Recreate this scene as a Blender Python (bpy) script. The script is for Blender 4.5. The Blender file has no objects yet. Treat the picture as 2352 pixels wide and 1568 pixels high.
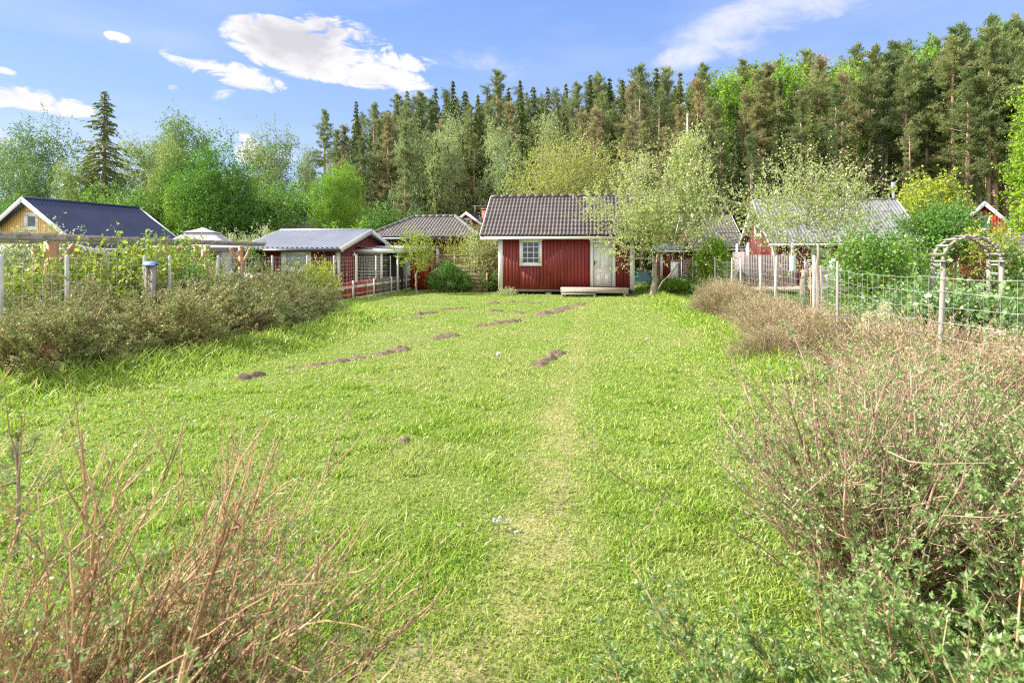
import bpy, math, random
import numpy as np
from mathutils import Vector
S = bpy.context.scene
COL = S.collection
rng = np.random.default_rng(7)
random.seed(7)
PI = math.pi

# ------------------------------------------------------------------ camera
EYE = 1.7
FPX = 1307.0                      # focal length in photo pixels (2352 wide), horizon at y = 588
cam_d = bpy.data.cameras.new('camera'); cam = bpy.data.objects.new('camera', cam_d); COL.objects.link(cam)
cam.location = (0, 0, EYE); cam.rotation_euler = (PI/2, 0, 0)
cam_d.sensor_width = 36; cam_d.lens = 36*FPX/2352; cam_d.shift_y = -196/2352
cam_d.clip_start = 0.05; cam_d.clip_end = 3000
cam_d.dof.use_dof = True; cam_d.dof.focus_distance = 14; cam_d.dof.aperture_fstop = 4.5
S.camera = cam

# ------------------------------------------------------------------ sky, sun, exposure
SUN_EL = math.radians(38); SUN_AZ = math.radians(-84)      # azimuth from +Y towards +X
sun_dir = Vector((math.sin(SUN_AZ)*math.cos(SUN_EL), math.cos(SUN_AZ)*math.cos(SUN_EL), math.sin(SUN_EL)))
sd = bpy.data.lights.new('sun', 'SUN'); so = bpy.data.objects.new('sun', sd); COL.objects.link(so)
sd.energy = 4.6; sd.angle = math.radians(0.6); sd.color = (1.0, 0.94, 0.84)
so.rotation_euler = sun_dir.to_track_quat('Z', 'Y').to_euler(); so.location = (0, 0, 60)
S.view_settings.view_transform = 'Standard'; S.view_settings.look = 'None'
S.view_settings.exposure = 1.18; S.view_settings.gamma = 1; S.view_settings.use_curve_mapping = False
S.cycles.max_bounces = 6; S.cycles.diffuse_bounces = 3; S.cycles.glossy_bounces = 2
S.cycles.transmission_bounces = 4; S.cycles.transparent_max_bounces = 6
S.cycles.caustics_reflective = False; S.cycles.caustics_refractive = False
S.cycles.use_denoising = False; S.cycles.filter_width = 1.15

W = bpy.data.worlds.new('World'); S.world = W; W.use_nodes = True
wt = W.node_tree; wn = wt.nodes; wl = wt.links
for n in list(wn): wn.remove(n)
def wnode(t, **k):
    n = wn.new(t)
    for a, b in k.items(): setattr(n, a, b)
    return n
def wmath(op, a, b=None, c=None, clamp=False):
    n = wn.new('ShaderNodeMath'); n.operation = op; n.use_clamp = clamp
    for i, v in enumerate((a, b, c)):
        if v is None: continue
        if isinstance(v, (int, float)): n.inputs[i].default_value = v
        else: wl.new(v, n.inputs[i])
    return n.outputs[0]
out = wnode('ShaderNodeOutputWorld'); bg = wnode('ShaderNodeBackground'); wl.new(bg.outputs[0], out.inputs[0])
sky = wnode('ShaderNodeTexSky', sky_type='NISHITA'); sky.sun_disc = False
sky.sun_elevation = SUN_EL; sky.sun_rotation = SUN_AZ
sky.altitude = 200; sky.air_density = 1.0; sky.dust_density = 0.35; sky.ozone_density = 2.6
tc = wnode('ShaderNodeTexCoord'); sep = wnode('ShaderNodeSeparateXYZ'); wl.new(tc.outputs['Generated'], sep.inputs[0])
az = wmath('ARCTAN2', sep.outputs[0], sep.outputs[1]); el = wmath('ARCSINE', sep.outputs[2])
def sky_pos(x, y):
    v = Vector(((x-1176)/FPX, 1, (588-y)/FPX)).normalized()
    return math.atan2(v.x, v.y), math.asin(v.z)
# (x, y, half width, half height, tilt, weight) of the cloud lobes, as directions in the sky
CL = [(700,115,190,74,.10,1.5),(810,165,195,40,.10,1.3),(600,90,85,42,.0,1.3),(520,165,150,34,.16,1.1),(830,85,80,36,.3,1.0),(930,142,90,24,.1,1.0),(650,62,100,30,0,1.0),(760,70,110,34,.2,1.0),
      (75,228,160,32,.10,1.0),(-30,215,90,36,0,.9),(274,88,40,15,.12,.72),(512,216,34,20,-.3,.72),(0,318,66,26,0,.9),(565,318,36,18,.0,.7),(575,352,46,40,0,.85),(15,165,32,11,.1,.6),(400,205,18,13,0,.5),(570,46,17,10,0,.45)]
WL = [(1760,35,330,75,-.13,.9),(1600,122,150,50,-.2,.85),(1880,5,200,60,0,.85),(1690,100,140,46,0,.7),(940,218,70,16,0,.6),(1245,24,22,12,0,.5),(640,360,80,36,0,.6),(30,330,160,60,0,.5),(1150,150,500,60,.05,.32)]
def lobes(LS):
    dens = None
    for (x, y, hw, hh, tl, wgt) in LS:
        a0, e0 = sky_pos(x, y); a1, _ = sky_pos(x+hw, y); _, e1 = sky_pos(x, y-hh)
        sa = max(.01, abs(a1-a0)); se = max(.006, abs(e1-e0))
        da = wmath('MULTIPLY', wmath('SUBTRACT', az, a0), 1/sa)
        de = wmath('MULTIPLY', wmath('ADD', wmath('SUBTRACT', el, e0), wmath('MULTIPLY', wmath('SUBTRACT', az, a0), tl)), 1/se)
        r2 = wmath('ADD', wmath('MULTIPLY', da, da), wmath('MULTIPLY', de, de))
        v = wmath('MULTIPLY', wmath('SUBTRACT', 1.0, r2, clamp=True), wgt)
        dens = v if dens is None else wmath('MAXIMUM', dens, v)
    return dens
dens = lobes(CL); wdens = lobes(WL)
mp = wnode('ShaderNodeMapping'); mp.inputs['Scale'].default_value = (1, 1, 2.1); mp.inputs['Rotation'].default_value = (0, -.12, 0); wl.new(tc.outputs['Generated'], mp.inputs[0])
def noise(scale, detail, rough, dist=0, vec=None):
    n = wnode('ShaderNodeTexNoise'); n.inputs['Scale'].default_value = scale; n.inputs['Detail'].default_value = detail; n.inputs['Roughness'].default_value = rough; n.inputs['Distortion'].default_value = dist
    wl.new(vec or mp.outputs[0], n.inputs['Vector']); return wmath('SUBTRACT', n.outputs['Fac'], .5)
def mrange(v, a, b, c=0., d=1., smooth=False):
    m = wnode('ShaderNodeMapRange'); 
    if smooth: m.interpolation_type = 'SMOOTHSTEP'
    for k, q in (('From Min',a),('From Max',b),('To Min',c),('To Max',d)): m.inputs[k].default_value = q
    wl.new(v, m.inputs['Value']); return m.outputs[0]
n_hi = noise(17, 12, .62, .9); n_lo = noise(8, 5, .55)
d2 = wmath('ADD', dens, wmath('ADD', wmath('MULTIPLY', n_hi, 3.6), wmath('MULTIPLY', n_lo, 1.6)))
cov = wmath('MULTIPLY', mrange(d2, .12, .75, smooth=True), mrange(dens, 0, .3, smooth=True))
w2_ = wmath('ADD', wdens, wmath('ADD', wmath('MULTIPLY', n_hi, 1.3), wmath('MULTIPLY', n_lo, 1.6)))
wcov = wmath('MULTIPLY', mrange(w2_, .1, 1.15, 0, .75, smooth=True), mrange(wdens, 0, .45, smooth=True))
cov = wmath('MAXIMUM', cov, wcov)
# unseen bright cloud field, added behind the photographer as fill light on front faces
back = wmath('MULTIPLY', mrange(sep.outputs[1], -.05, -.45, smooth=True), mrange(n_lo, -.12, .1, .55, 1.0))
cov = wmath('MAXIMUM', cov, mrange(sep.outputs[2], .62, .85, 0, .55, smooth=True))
# faint high streaks
mp2 = wnode('ShaderNodeMapping'); mp2.inputs['Scale'].default_value = (1.2, 1.2, 6); mp2.inputs['Rotation'].default_value = (0, .12, 0); wl.new(tc.outputs['Generated'], mp2.inputs[0])
nz3 = wnode('ShaderNodeTexNoise'); nz3.inputs['Scale'].default_value = 2.2; nz3.inputs['Detail'].default_value = 5; wl.new(mp2.outputs[0], nz3.inputs['Vector'])
thin = mrange(nz3.outputs['Fac'], .42, .8, 0, .30)
covt = wmath('MAXIMUM', cov, thin)
n_sh = noise(6.5, 6, .6, .3)
shade = mrange(wmath('ADD', wmath('MULTIPLY', n_sh, 1.7), wmath('MULTIPLY', dens, .22)), .12, .52, smooth=True)
cc = wnode('ShaderNodeMixRGB'); cc.inputs[1].default_value = (3.75, 3.7, 3.75, 1); cc.inputs[2].default_value = (2.65, 2.62, 2.85, 1)
wl.new(shade, cc.inputs[0])
tint = wnode('ShaderNodeMixRGB', blend_type='MULTIPLY'); tint.inputs[0].default_value = 1; tint.inputs[2].default_value = (1.55, 1.42, 1.42, 1)
wl.new(sky.outputs[0], tint.inputs[1])
gr = wnode('ShaderNodeValToRGB'); cr = gr.color_ramp
ge = wmath('DIVIDE', el, 1.2, clamp=True); wl.new(ge, gr.inputs[0])
cr.elements[0].position = 0; cr.elements[0].color = (.52,.68,.98,1); cr.elements[1].position = .16; cr.elements[1].color = (.37,.56,1.0,1)
for p_, c_ in ((.36,(.23,.42,1.0,1)),(.55,(.26,.42,.85,1)),(1.0,(.25,.36,.62,1))):
    e_ = cr.elements.new(p_); e_.color = c_
gs = wnode('ShaderNodeMixRGB', blend_type='MULTIPLY'); gs.inputs[0].default_value = 1; wl.new(gr.outputs[0], gs.inputs[1]); gs.inputs[2].default_value = (3.55,3.5,3.35,1)
gm_ = wnode('ShaderNodeMixRGB'); gm_.inputs[0].default_value = .86; wl.new(tint.outputs[0], gm_.inputs[1]); wl.new(gs.outputs[0], gm_.inputs[2])
mx = wnode('ShaderNodeMixRGB'); wl.new(covt, mx.inputs[0]); wl.new(gm_.outputs[0], mx.inputs[1]); wl.new(cc.outputs[0], mx.inputs[2])
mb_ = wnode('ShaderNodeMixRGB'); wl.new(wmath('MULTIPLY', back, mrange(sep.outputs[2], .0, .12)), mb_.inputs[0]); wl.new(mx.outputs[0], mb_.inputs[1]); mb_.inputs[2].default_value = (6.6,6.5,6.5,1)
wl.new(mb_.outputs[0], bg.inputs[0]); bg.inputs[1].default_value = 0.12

# ------------------------------------------------------------------ helpers
def tag(o, label=None, cat=None, group=None, kind=None):
    if label: o['label'] = label
    if cat: o['category'] = cat
    if group: o['group'] = group
    if kind: o['kind'] = kind
    return o
def thing(name, label, cat, loc=(0,0,0), rotz=0, group=None):
    o = bpy.data.objects.new(name, None); COL.objects.link(o); o.empty_display_size = .2
    o.location = loc; o.rotation_euler = (0, 0, rotz)
    return tag(o, label, cat, group)
def dup(root, loc, rotz=0, scale=1, label=None, group=None, cat=None):
    r = root.copy(); COL.objects.link(r); r.location = loc; r.rotation_euler = (0, 0, rotz)
    r.scale = scale if isinstance(scale, (tuple, list)) else (scale,)*3
    if label: r['label'] = label
    if group: r['group'] = group
    if cat: r['category'] = cat
    for ch in list(root.children):
        c = ch.copy(); COL.objects.link(c); c.parent = r
        for g in list(ch.children):
            e = g.copy(); COL.objects.link(e); e.parent = c
    return r
def at(x, y, d):            # photo pixel + distance -> point in the place
    return Vector(((x-1176)/FPX*d, d, EYE+(588-y)/FPX*d))
PHI = math.atan((1355-1176)/FPX)      # the plots run along this heading
def uv(u, v, z=0):
    return Vector((u*math.cos(PHI)+v*math.sin(PHI), -u*math.sin(PHI)+v*math.cos(PHI), z))
def gz(x, y):
    return .010*np.sin(x*.9+1.3)*np.sin(y*.7)+.008*np.sin(x*.37+y*.5)+.005*np.sin(x*2.3+y*1.9)
def gp(x, y):
    d = EYE*FPX/(y-588); return (x-1176)/FPX*d, d

class MB:
    def __init__(s): s.V = []; s.Q = []; s.T = []; s.n = 0; s.A = []
    def add(s, V, Q=None, T=None):
        V = np.asarray(V, float).reshape(-1, 3)
        if Q is not None and len(Q): s.Q.append(np.asarray(Q, np.int64)+s.n)
        if T is not None and len(T): s.T.append(np.asarray(T, np.int64)+s.n)
        s.V.append(V); s.n += len(V); return s
    def box(s, x0, x1, y0, y1, z0, z1):
        V = [(x0,y0,z0),(x1,y0,z0),(x1,y1,z0),(x0,y1,z0),(x0,y0,z1),(x1,y0,z1),(x1,y1,z1),(x0,y1,z1)]
        return s.add(V, [(0,3,2,1),(4,5,6,7),(0,1,5,4),(1,2,6,5),(2,3,7,6),(3,0,4,7)])
    def beam(s, p, q, w, h, up=(0,0,1)):
        p = np.array(p, float); q = np.array(q, float); d = q-p; d /= max(1e-9, np.linalg.norm(d))
        up = np.array(up, float)
        if abs(d@up) > .98: up = np.array((0,1.,0))
        a = np.cross(d, up); a /= np.linalg.norm(a); b = np.cross(a, d)
        V = []
        for e in (p, q):
            for i, j in ((-1,-1),(1,-1),(1,1),(-1,1)): V.append(e+a*i*w/2+b*j*h/2)
        return s.add(V, [(0,3,2,1),(4,5,6,7),(0,1,5,4),(1,2,6,5),(2,3,7,6),(3,0,4,7)])
    def tube(s, P, R, n=6, cap=True):
        P = np.asarray(P, float); m = len(P)
        R = np.broadcast_to(np.asarray(R, float), (m,))
        t = np.gradient(P, axis=0); t /= np.maximum(1e-9, np.linalg.norm(t, axis=1))[:,None]
        ref = np.array((0,0,1.)) if abs(t[0][2]) < .8 else np.array((1.,0,0))
        a = np.cross(t, ref); a /= np.maximum(1e-9, np.linalg.norm(a, axis=1))[:,None]; b = np.cross(t, a)
        an = np.arange(n)*2*PI/n
        V = P[:,None,:]+R[:,None,None]*(np.cos(an)[None,:,None]*a[:,None,:]+np.sin(an)[None,:,None]*b[:,None,:])
        V = V.reshape(-1,3); Q = []
        i = np.arange(m-1)[:,None]*n; j = np.arange(n)[None,:]; k = (j+1) % n
        Q = np.stack([i+j, i+k, i+n+k, i+n+j], -1).reshape(-1,4)
        T = None
        if cap:
            V = np.vstack([V, P[0], P[-1]]); c0 = m*n; c1 = m*n+1
            T = [(c0, int((q+1) % n), int(q)) for q in range(n)]+[(c1, (m-1)*n+q, (m-1)*n+(q+1) % n) for q in range(n)]
        return s.add(V, Q, T)
    def lathe(s, prof, n=16, c=(0,0,0)):
        prof = np.array(prof, float); an = np.arange(n)*2*PI/n
        V = np.stack([prof[:,0][:,None]*np.cos(an), prof[:,0][:,None]*np.sin(an), np.repeat(prof[:,1][:,None], n, 1)], -1)+np.array(c)
        i = np.arange(len(prof)-1)[:,None]*n; j = np.arange(n)[None,:]; k = (j+1) % n
        return s.add(V.reshape(-1,3), np.stack([i+j, i+k, i+n+k, i+n+j], -1).reshape(-1,4))
    def quad(s, a, b, c, d): return s.add([a,b,c,d], [(0,1,2,3)])
    def leaves(s, C, D, L, Wd, seed=None, mid=.45):
        """diamond leaves: centres, long axes, length, width"""
        C = np.asarray(C, float); N = len(C)
        if N == 0: return s
        D = np.asarray(D, float); D = D/np.maximum(1e-9, np.linalg.norm(D, axis=1))[:,None]
        r = rng.normal(size=(N,3)); sd_ = np.cross(D, r); sd_ /= np.maximum(1e-9, np.linalg.norm(sd_, axis=1))[:,None]
        L = np.broadcast_to(L, (N,))[:,None]; Wd = np.broadcast_to(Wd, (N,))[:,None]
        a = C-D*L*.5; m = a+D*L*mid
        V = np.stack([a, m+sd_*Wd*.5, C+D*L*.5, m-sd_*Wd*.5], 1).reshape(-1,3)
        Q = np.arange(N*4).reshape(-1,4)
        return s.add(V, Q)
    def mesh(s, name, mat=None, smooth=False):
        me = bpy.data.meshes.new(name)
        V = np.concatenate(s.V).astype(np.float32); me.vertices.add(len(V)); me.vertices.foreach_set('co', V.ravel())
        Q = np.concatenate(s.Q) if s.Q else np.zeros((0,4), np.int64); T = np.concatenate(s.T) if s.T else np.zeros((0,3), np.int64)
        li = np.concatenate([Q.ravel(), T.ravel()]).astype(np.int32)
        me.loops.add(len(li)); me.loops.foreach_set('vertex_index', li)
        st = np.concatenate([np.arange(len(Q))*4, len(Q)*4+np.arange(len(T))*3]).astype(np.int32)
        me.polygons.add(len(st)); me.polygons.foreach_set('loop_start', st)
        if smooth: me.polygons.foreach_set('use_smooth', np.ones(len(st), bool))
        me.update(calc_edges=True)
        if mat: me.materials.append(mat)
        return me
    def build(s, name, mat, parent=None, smooth=False, loc=None):
        o = bpy.data.objects.new(name, s.mesh(name, mat, smooth)); COL.objects.link(o)
        if parent: o.parent = parent
        if loc is not None: o.location = loc
        return o

def build_parts(mb, name, mat, parent, per=1):
    """one object for every `per` shapes added to mb"""
    k = 0; out_ = []; cnt = [len(v) for v in mb.V]; offs = np.cumsum([0]+cnt)
    for i in range(0, len(mb.V), per):
        n_ = MB(); lo, hi = offs[i], offs[min(len(mb.V), i+per)]
        n_.V = [np.concatenate(mb.V[i:i+per])]; n_.n = hi-lo
        n_.Q = [q-lo for q in mb.Q if len(q) and lo <= q.min() < hi]; n_.T = [q-lo for q in mb.T if len(q) and lo <= q.min() < hi]
        out_.append(n_.build(name, mat, parent))
    return out_

# ------------------------------------------------------------------ materials
def newmat(name):
    m = bpy.data.materials.new(name); m.use_nodes = True; nt = m.node_tree
    for n in list(nt.nodes): nt.nodes.remove(n)
    o = nt.nodes.new('ShaderNodeOutputMaterial'); return m, nt, o
def basic(name, c, rough=.7, var=.18, scale=6, stretch=(1,1,1), bump=.0, metal=0, c2=None, spec=.5, isl=0, coat=0):
    m, nt, o = newmat(name); N = nt.nodes; L = nt.links
    p = N.new('ShaderNodeBsdfPrincipled'); L.new(p.outputs[0], o.inputs[0])
    p.inputs['Roughness'].default_value = rough; p.inputs['Metallic'].default_value = metal
    p.inputs['Specular IOR Level'].default_value = spec
    t = N.new('ShaderNodeTexCoord'); mp = N.new('ShaderNodeMapping'); mp.inputs['Scale'].default_value = stretch
    L.new(t.outputs['Object'], mp.inputs[0])
    nz = N.new('ShaderNodeTexNoise'); nz.inputs['Scale'].default_value = scale; nz.inputs['Detail'].default_value = 6
    nz.inputs['Roughness'].default_value = .65; L.new(mp.outputs[0], nz.inputs['Vector'])
    r = N.new('ShaderNodeMapRange'); r.inputs['From Min'].default_value = .3; r.inputs['From Max'].default_value = .7; L.new(nz.outputs['Fac'], r.inputs['Value'])
    mx = N.new('ShaderNodeMixRGB'); L.new(r.outputs[0], mx.inputs[0])
    b = c2 if c2 else tuple(min(1, v*(1+var)) for v in c)
    a = c if c2 else tuple(v*(1-var) for v in c)
    mx.inputs[1].default_value = (*a, 1); mx.inputs[2].default_value = (*b, 1)
    last = mx.outputs[0]
    if isl:
        g = N.new('ShaderNodeNewGeometry'); r2 = N.new('ShaderNodeMapRange'); L.new(g.outputs['Random Per Island'], r2.inputs['Value'])
        r2.inputs['To Min'].default_value = 1-isl; r2.inputs['To Max'].default_value = 1+isl
        h = N.new('ShaderNodeMixRGB'); h.blend_type = 'MULTIPLY'; h.inputs[0].default_value = 1; L.new(last, h.inputs[1])
        cb = N.new('ShaderNodeCombineXYZ')
        for i in range(3): L.new(r2.outputs[0], cb.inputs[i])
        L.new(cb.outputs[0], h.inputs[2]); last = h.outputs[0]
    L.new(last, p.inputs['Base Color'])
    if bump:
        bp = N.new('ShaderNodeBump'); bp.inputs['Strength'].default_value = bump; bp.inputs['Distance'].default_value = .02
        L.new(nz.outputs['Fac'], bp.inputs['Height']); L.new(bp.outputs[0], p.inputs['Normal'])
    return m
def leafm(name, c1, c2, tr=.4, c3=None, third=.12, rough=.5, hue=.25, spec=.3):
    """leaf colour differs leaf by leaf, twig by twig and tree by tree"""
    m, nt, o = newmat(name); N = nt.nodes; L = nt.links
    g = N.new('ShaderNodeNewGeometry'); t = N.new('ShaderNodeTexCoord'); oi = N.new('ShaderNodeObjectInfo')
    nz = N.new('ShaderNodeTexNoise'); nz.inputs['Scale'].default_value = .9; nz.inputs['Detail'].default_value = 3; L.new(t.outputs['Object'], nz.inputs['Vector'])
    ad = N.new('ShaderNodeMath'); ad.operation = 'MULTIPLY_ADD'; L.new(nz.outputs['Fac'], ad.inputs[0]); ad.inputs[1].default_value = 1.3; ad.inputs[2].default_value = -.65
    ad2 = N.new('ShaderNodeMath'); ad2.operation = 'ADD'; ad2.use_clamp = True; L.new(ad.outputs[0], ad2.inputs[0]); L.new(g.outputs['Random Per Island'], ad2.inputs[1])
    mx = N.new('ShaderNodeMixRGB'); L.new(ad2.outputs[0], mx.inputs[0]); mx.inputs[1].default_value = (*c1, 1); mx.inputs[2].default_value = (*c2, 1)
    last = mx.outputs[0]
    if c3:
        wn_ = N.new('ShaderNodeTexWhiteNoise'); wn_.noise_dimensions = '1D'; L.new(g.outputs['Random Per Island'], wn_.inputs['W'])
        lt = N.new('ShaderNodeMath'); lt.operation = 'LESS_THAN'; L.new(wn_.outputs['Value'], lt.inputs[0]); lt.inputs[1].default_value = third
        m3 = N.new('ShaderNodeMixRGB'); L.new(lt.outputs[0], m3.inputs[0]); L.new(last, m3.inputs[1]); m3.inputs[2].default_value = (*c3, 1); last = m3.outputs[0]
    hs = N.new('ShaderNodeHueSaturation'); L.new(last, hs.inputs['Color'])
    r = N.new('ShaderNodeMapRange'); L.new(oi.outputs['Random'], r.inputs['Value']); r.inputs['To Min'].default_value = 1-hue; r.inputs['To Max'].default_value = 1+hue
    L.new(r.outputs[0], hs.inputs['Value'])
    r2 = N.new('ShaderNodeMapRange'); L.new(oi.outputs['Random'], r2.inputs['Value']); r2.inputs['To Min'].default_value = .5+hue*.10; r2.inputs['To Max'].default_value = .5-hue*.12
    L.new(r2.outputs[0], hs.inputs['Hue'])
    p = N.new('ShaderNodeBsdfPrincipled'); p.inputs['Roughness'].default_value = rough; p.inputs['Specular IOR Level'].default_value = spec
    L.new(hs.outputs[0], p.inputs['Base Color'])
    tl = N.new('ShaderNodeBsdfTranslucent'); L.new(hs.outputs[0], tl.inputs[0])
    ms = N.new('ShaderNodeMixShader'); ms.inputs[0].default_value = tr; L.new(p.outputs[0], ms.inputs[1]); L.new(tl.outputs[0], ms.inputs[2])
    L.new(ms.outputs[0], o.inputs[0]); return m
def glassm(name, fac=.3, col=(.9,.95,.95)):
    m, nt, o = newmat(name); N = nt.nodes; L = nt.links
    t = N.new('ShaderNodeBsdfTransparent'); t.inputs[0].default_value = (*col, 1); g = N.new('ShaderNodeBsdfGlossy'); g.inputs['Roughness'].default_value = .02
    lw = N.new('ShaderNodeLayerWeight'); lw.inputs[0].default_value = .35
    ad = N.new('ShaderNodeMath'); ad.operation = 'MULTIPLY_ADD'; L.new(lw.outputs['Fresnel'], ad.inputs[0]); ad.inputs[1].default_value = .6; ad.inputs[2].default_value = fac*.5; ad.use_clamp = True
    ms = N.new('ShaderNodeMixShader'); L.new(ad.outputs[0], ms.inputs[0]); L.new(t.outputs[0], ms.inputs[1]); L.new(g.outputs[0], ms.inputs[2]); L.new(ms.outputs[0], o.inputs[0]); return m
M = {}
M['red'] = basic('red_paint', (.20,.024,.021), .6, .22, 3, (2,2,.3), isl=.16)
M['red2'] = basic('bright_red_paint', (.42,.04,.03), .6, .2, 3, (2,2,.3), isl=.12)
M['darkred'] = basic('dark_red_paint', (.15,.018,.018), .6, .22, 3, (2,2,.3), isl=.15)
M['white'] = basic('white_paint', (.78,.78,.76), .5, .06, 5)
M['cream'] = basic('cream_paint', (.72,.70,.62), .5, .07, 5)
M['yellow'] = basic('yellow_paint', (.78,.50,.16), .6, .1, 3, (2,2,.3), isl=.08)
M['orange'] = basic('ochre_paint', (.62,.27,.06), .6, .12, 3)
M['tile'] = basic('brown_concrete_tile', (.115,.092,.085), .55, .3, 2.2, bump=.15)
M['tile2'] = basic('weathered_tile', (.15,.135,.125), .6, .3, 2.2, bump=.15)
M['metal_navy'] = basic('navy_sheet_metal', (.025,.035,.085), .38, .25, 1.2, (.3,1,1), metal=.25)
M['metal_blue'] = basic('blue_grey_sheet_metal', (.40,.41,.45), .36, .12, 1.2, metal=.25)
M['grey_roof'] = basic('grey_corrugated_sheet', (.22,.22,.235), .5, .2, 1.5)
M['black'] = basic('black_metal', (.02,.02,.022), .45, .2)
M['dark'] = basic('dark_timber', (.035,.028,.025), .8, .3)
M['wood'] = basic('weathered_grey_wood', (.33,.29,.25), .8, .25, 5, (3,3,.6), bump=.2, isl=.22)
M['woodw'] = basic('warm_pine_wood', (.50,.28,.13), .7, .2, 5, (3,3,.5), bump=.2, isl=.12)
M['deck'] = basic('pale_deck_wood', (.50,.40,.31), .75, .18, 5, (.6,3,3), bump=.2, isl=.1)
M['postw'] = basic('lichen_grey_post', (.55,.53,.48), .85, .3, 14, (1,1,.5), bump=.3)
M['pick_w'] = basic('whitewashed_picket', (.58,.57,.55), .8, .25, 6, (3,3,.5), isl=.25)
M['pick_g'] = basic('grey_picket', (.27,.225,.18), .85, .25, 6, (3,3,.5), isl=.35)
M['pick_r'] = basic('faded_red_picket', (.36,.05,.03), .8, .3, 6, (3,3,.5), isl=.3)
M['wire'] = basic('galvanised_wire', (.62,.60,.58), .45, .1, metal=.3)
M['bark'] = basic('grey_bark', (.30,.25,.20), .9, .4, 9, (1,1,.35), bump=.6)
M['pbark'] = basic('pine_bark', (.40,.27,.19), .9, .35, 3, (1,1,.3), bump=.6)
M['birch'] = basic('birch_bark', (.50,.48,.45), .8, .5, 4, (1,1,1.5), bump=.3)
M['deadw'] = basic('dead_wood', (.28,.25,.23), .9, .3, 6)
M['twig'] = basic('brown_twig', (.27,.13,.06), .55, .4, 5, (1,1,1), c2=(.66,.45,.26), isl=.5)
M['twig2'] = basic('pinkish_twig', (.33,.19,.125), .7, .35, 7, (1,1,1), c2=(.66,.48,.36), isl=.35)
M['soil'] = basic('bare_soil', (.07,.045,.03), .95, .4, 22, c2=(.25,.175,.12), bump=.8)
M['concrete'] = basic('concrete', (.42,.39,.36), .9, .2, 6, bump=.2)
M['brick'] = basic('brick_red', (.38,.14,.09), .85, .3, 8, (1,1,3))
M['fabric'] = basic('mauve_grey_canvas', (.50,.44,.50), .8, .08, 2)
M['fabric_d'] = basic('dark_canvas', (.16,.14,.15), .85, .15, 3)
M['paper'] = basic('white_paper', (.74,.78,.74), .7, .04, 10)
M['glass'] = glassm('window_glass', .22)
M['glass_d'] = basic('dark_reflecting_glass', (.09,.10,.10), .08, .5, 3)
M['interior'] = basic('tan_interior', (.50,.33,.24), .8, .1)
M['curtain'] = basic('grey_curtain', (.45,.45,.42), .8, .25, 9, (1,1,.1))
M['tarp'] = basic('green_tarpaulin', (.02,.09,.07), .4, .4, 5)
M['blue'] = basic('blue_plastic', (.12,.22,.5), .35, .1)
# foliage
M['l_apple'] = leafm('apple_leaf', (.32,.44,.10), (.56,.65,.24), .42, (.66,.60,.48), .12, hue=.08)
M['l_apple2'] = leafm('old_apple_leaf', (.36,.43,.07), (.60,.63,.14), .42, (.58,.48,.34), .12, hue=.08)
M['l_birch'] = leafm('birch_leaf', (.15,.26,.05), (.30,.43,.08), .42, hue=.2)
M['l_birchf'] = leafm('forest_birch_leaf', (.26,.36,.11), (.46,.56,.21), .35, hue=.2)
M['l_maple'] = leafm('maple_leaf', (.07,.20,.02), (.18,.38,.04), .4, hue=.1)
M['l_lime'] = leafm('young_green_leaf', (.19,.40,.025), (.36,.55,.05), .42, hue=.1)
M['l_green'] = leafm('garden_green_leaf', (.10,.25,.03), (.22,.42,.06), .4, (.5,.58,.3), .06, hue=.15)
M['l_currant'] = leafm('currant_leaf', (.15,.30,.07), (.36,.50,.20), .35, (.5,.6,.3), .06, hue=.1, rough=.35, spec=.6)
M['l_yellowg'] = leafm('yellow_green_leaf', (.25,.38,.035), (.48,.56,.07), .42, (.62,.55,.1), .1, hue=.1)
M['l_silver'] = leafm('silvery_leaf', (.33,.41,.16), (.54,.60,.30), .3, (.6,.64,.5), .15, hue=.08)
M['l_spruce'] = leafm('spruce_needles', (.06,.115,.025), (.19,.25,.05), .3, hue=.35)
M['l_pine'] = leafm('pine_needles', (.15,.215,.075), (.36,.42,.16), .38, hue=.24)
M['l_pinet'] = leafm('tan_pine_needles', (.26,.25,.11), (.50,.45,.22), .35, hue=.15)
M['l_pot'] = leafm('cinquefoil_leaf', (.15,.22,.06), (.37,.43,.15), .3, (.46,.30,.19), .12, hue=.12)
M['l_potp'] = leafm('dry_cinquefoil_tips', (.40,.26,.18), (.58,.42,.32), .25, (.40,.42,.17), .3, hue=.1)
M['l_fore'] = leafm('grey_green_leaflet', (.16,.29,.07), (.36,.48,.15), .35, (.58,.66,.38), .12, hue=.05, rough=.4, spec=.5)
M['l_red'] = leafm('reddish_conifer', (.48,.17,.08), (.64,.30,.16), .2, (.25,.3,.05), .2, hue=.05)
M['l_dark'] = leafm('dark_shrub_leaf', (.09,.22,.03), (.20,.36,.06), .35, hue=.1)
M['cream_fl'] = leafm('cream_blossom', (.62,.60,.35), (.78,.76,.52), .3, hue=.03)
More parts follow.
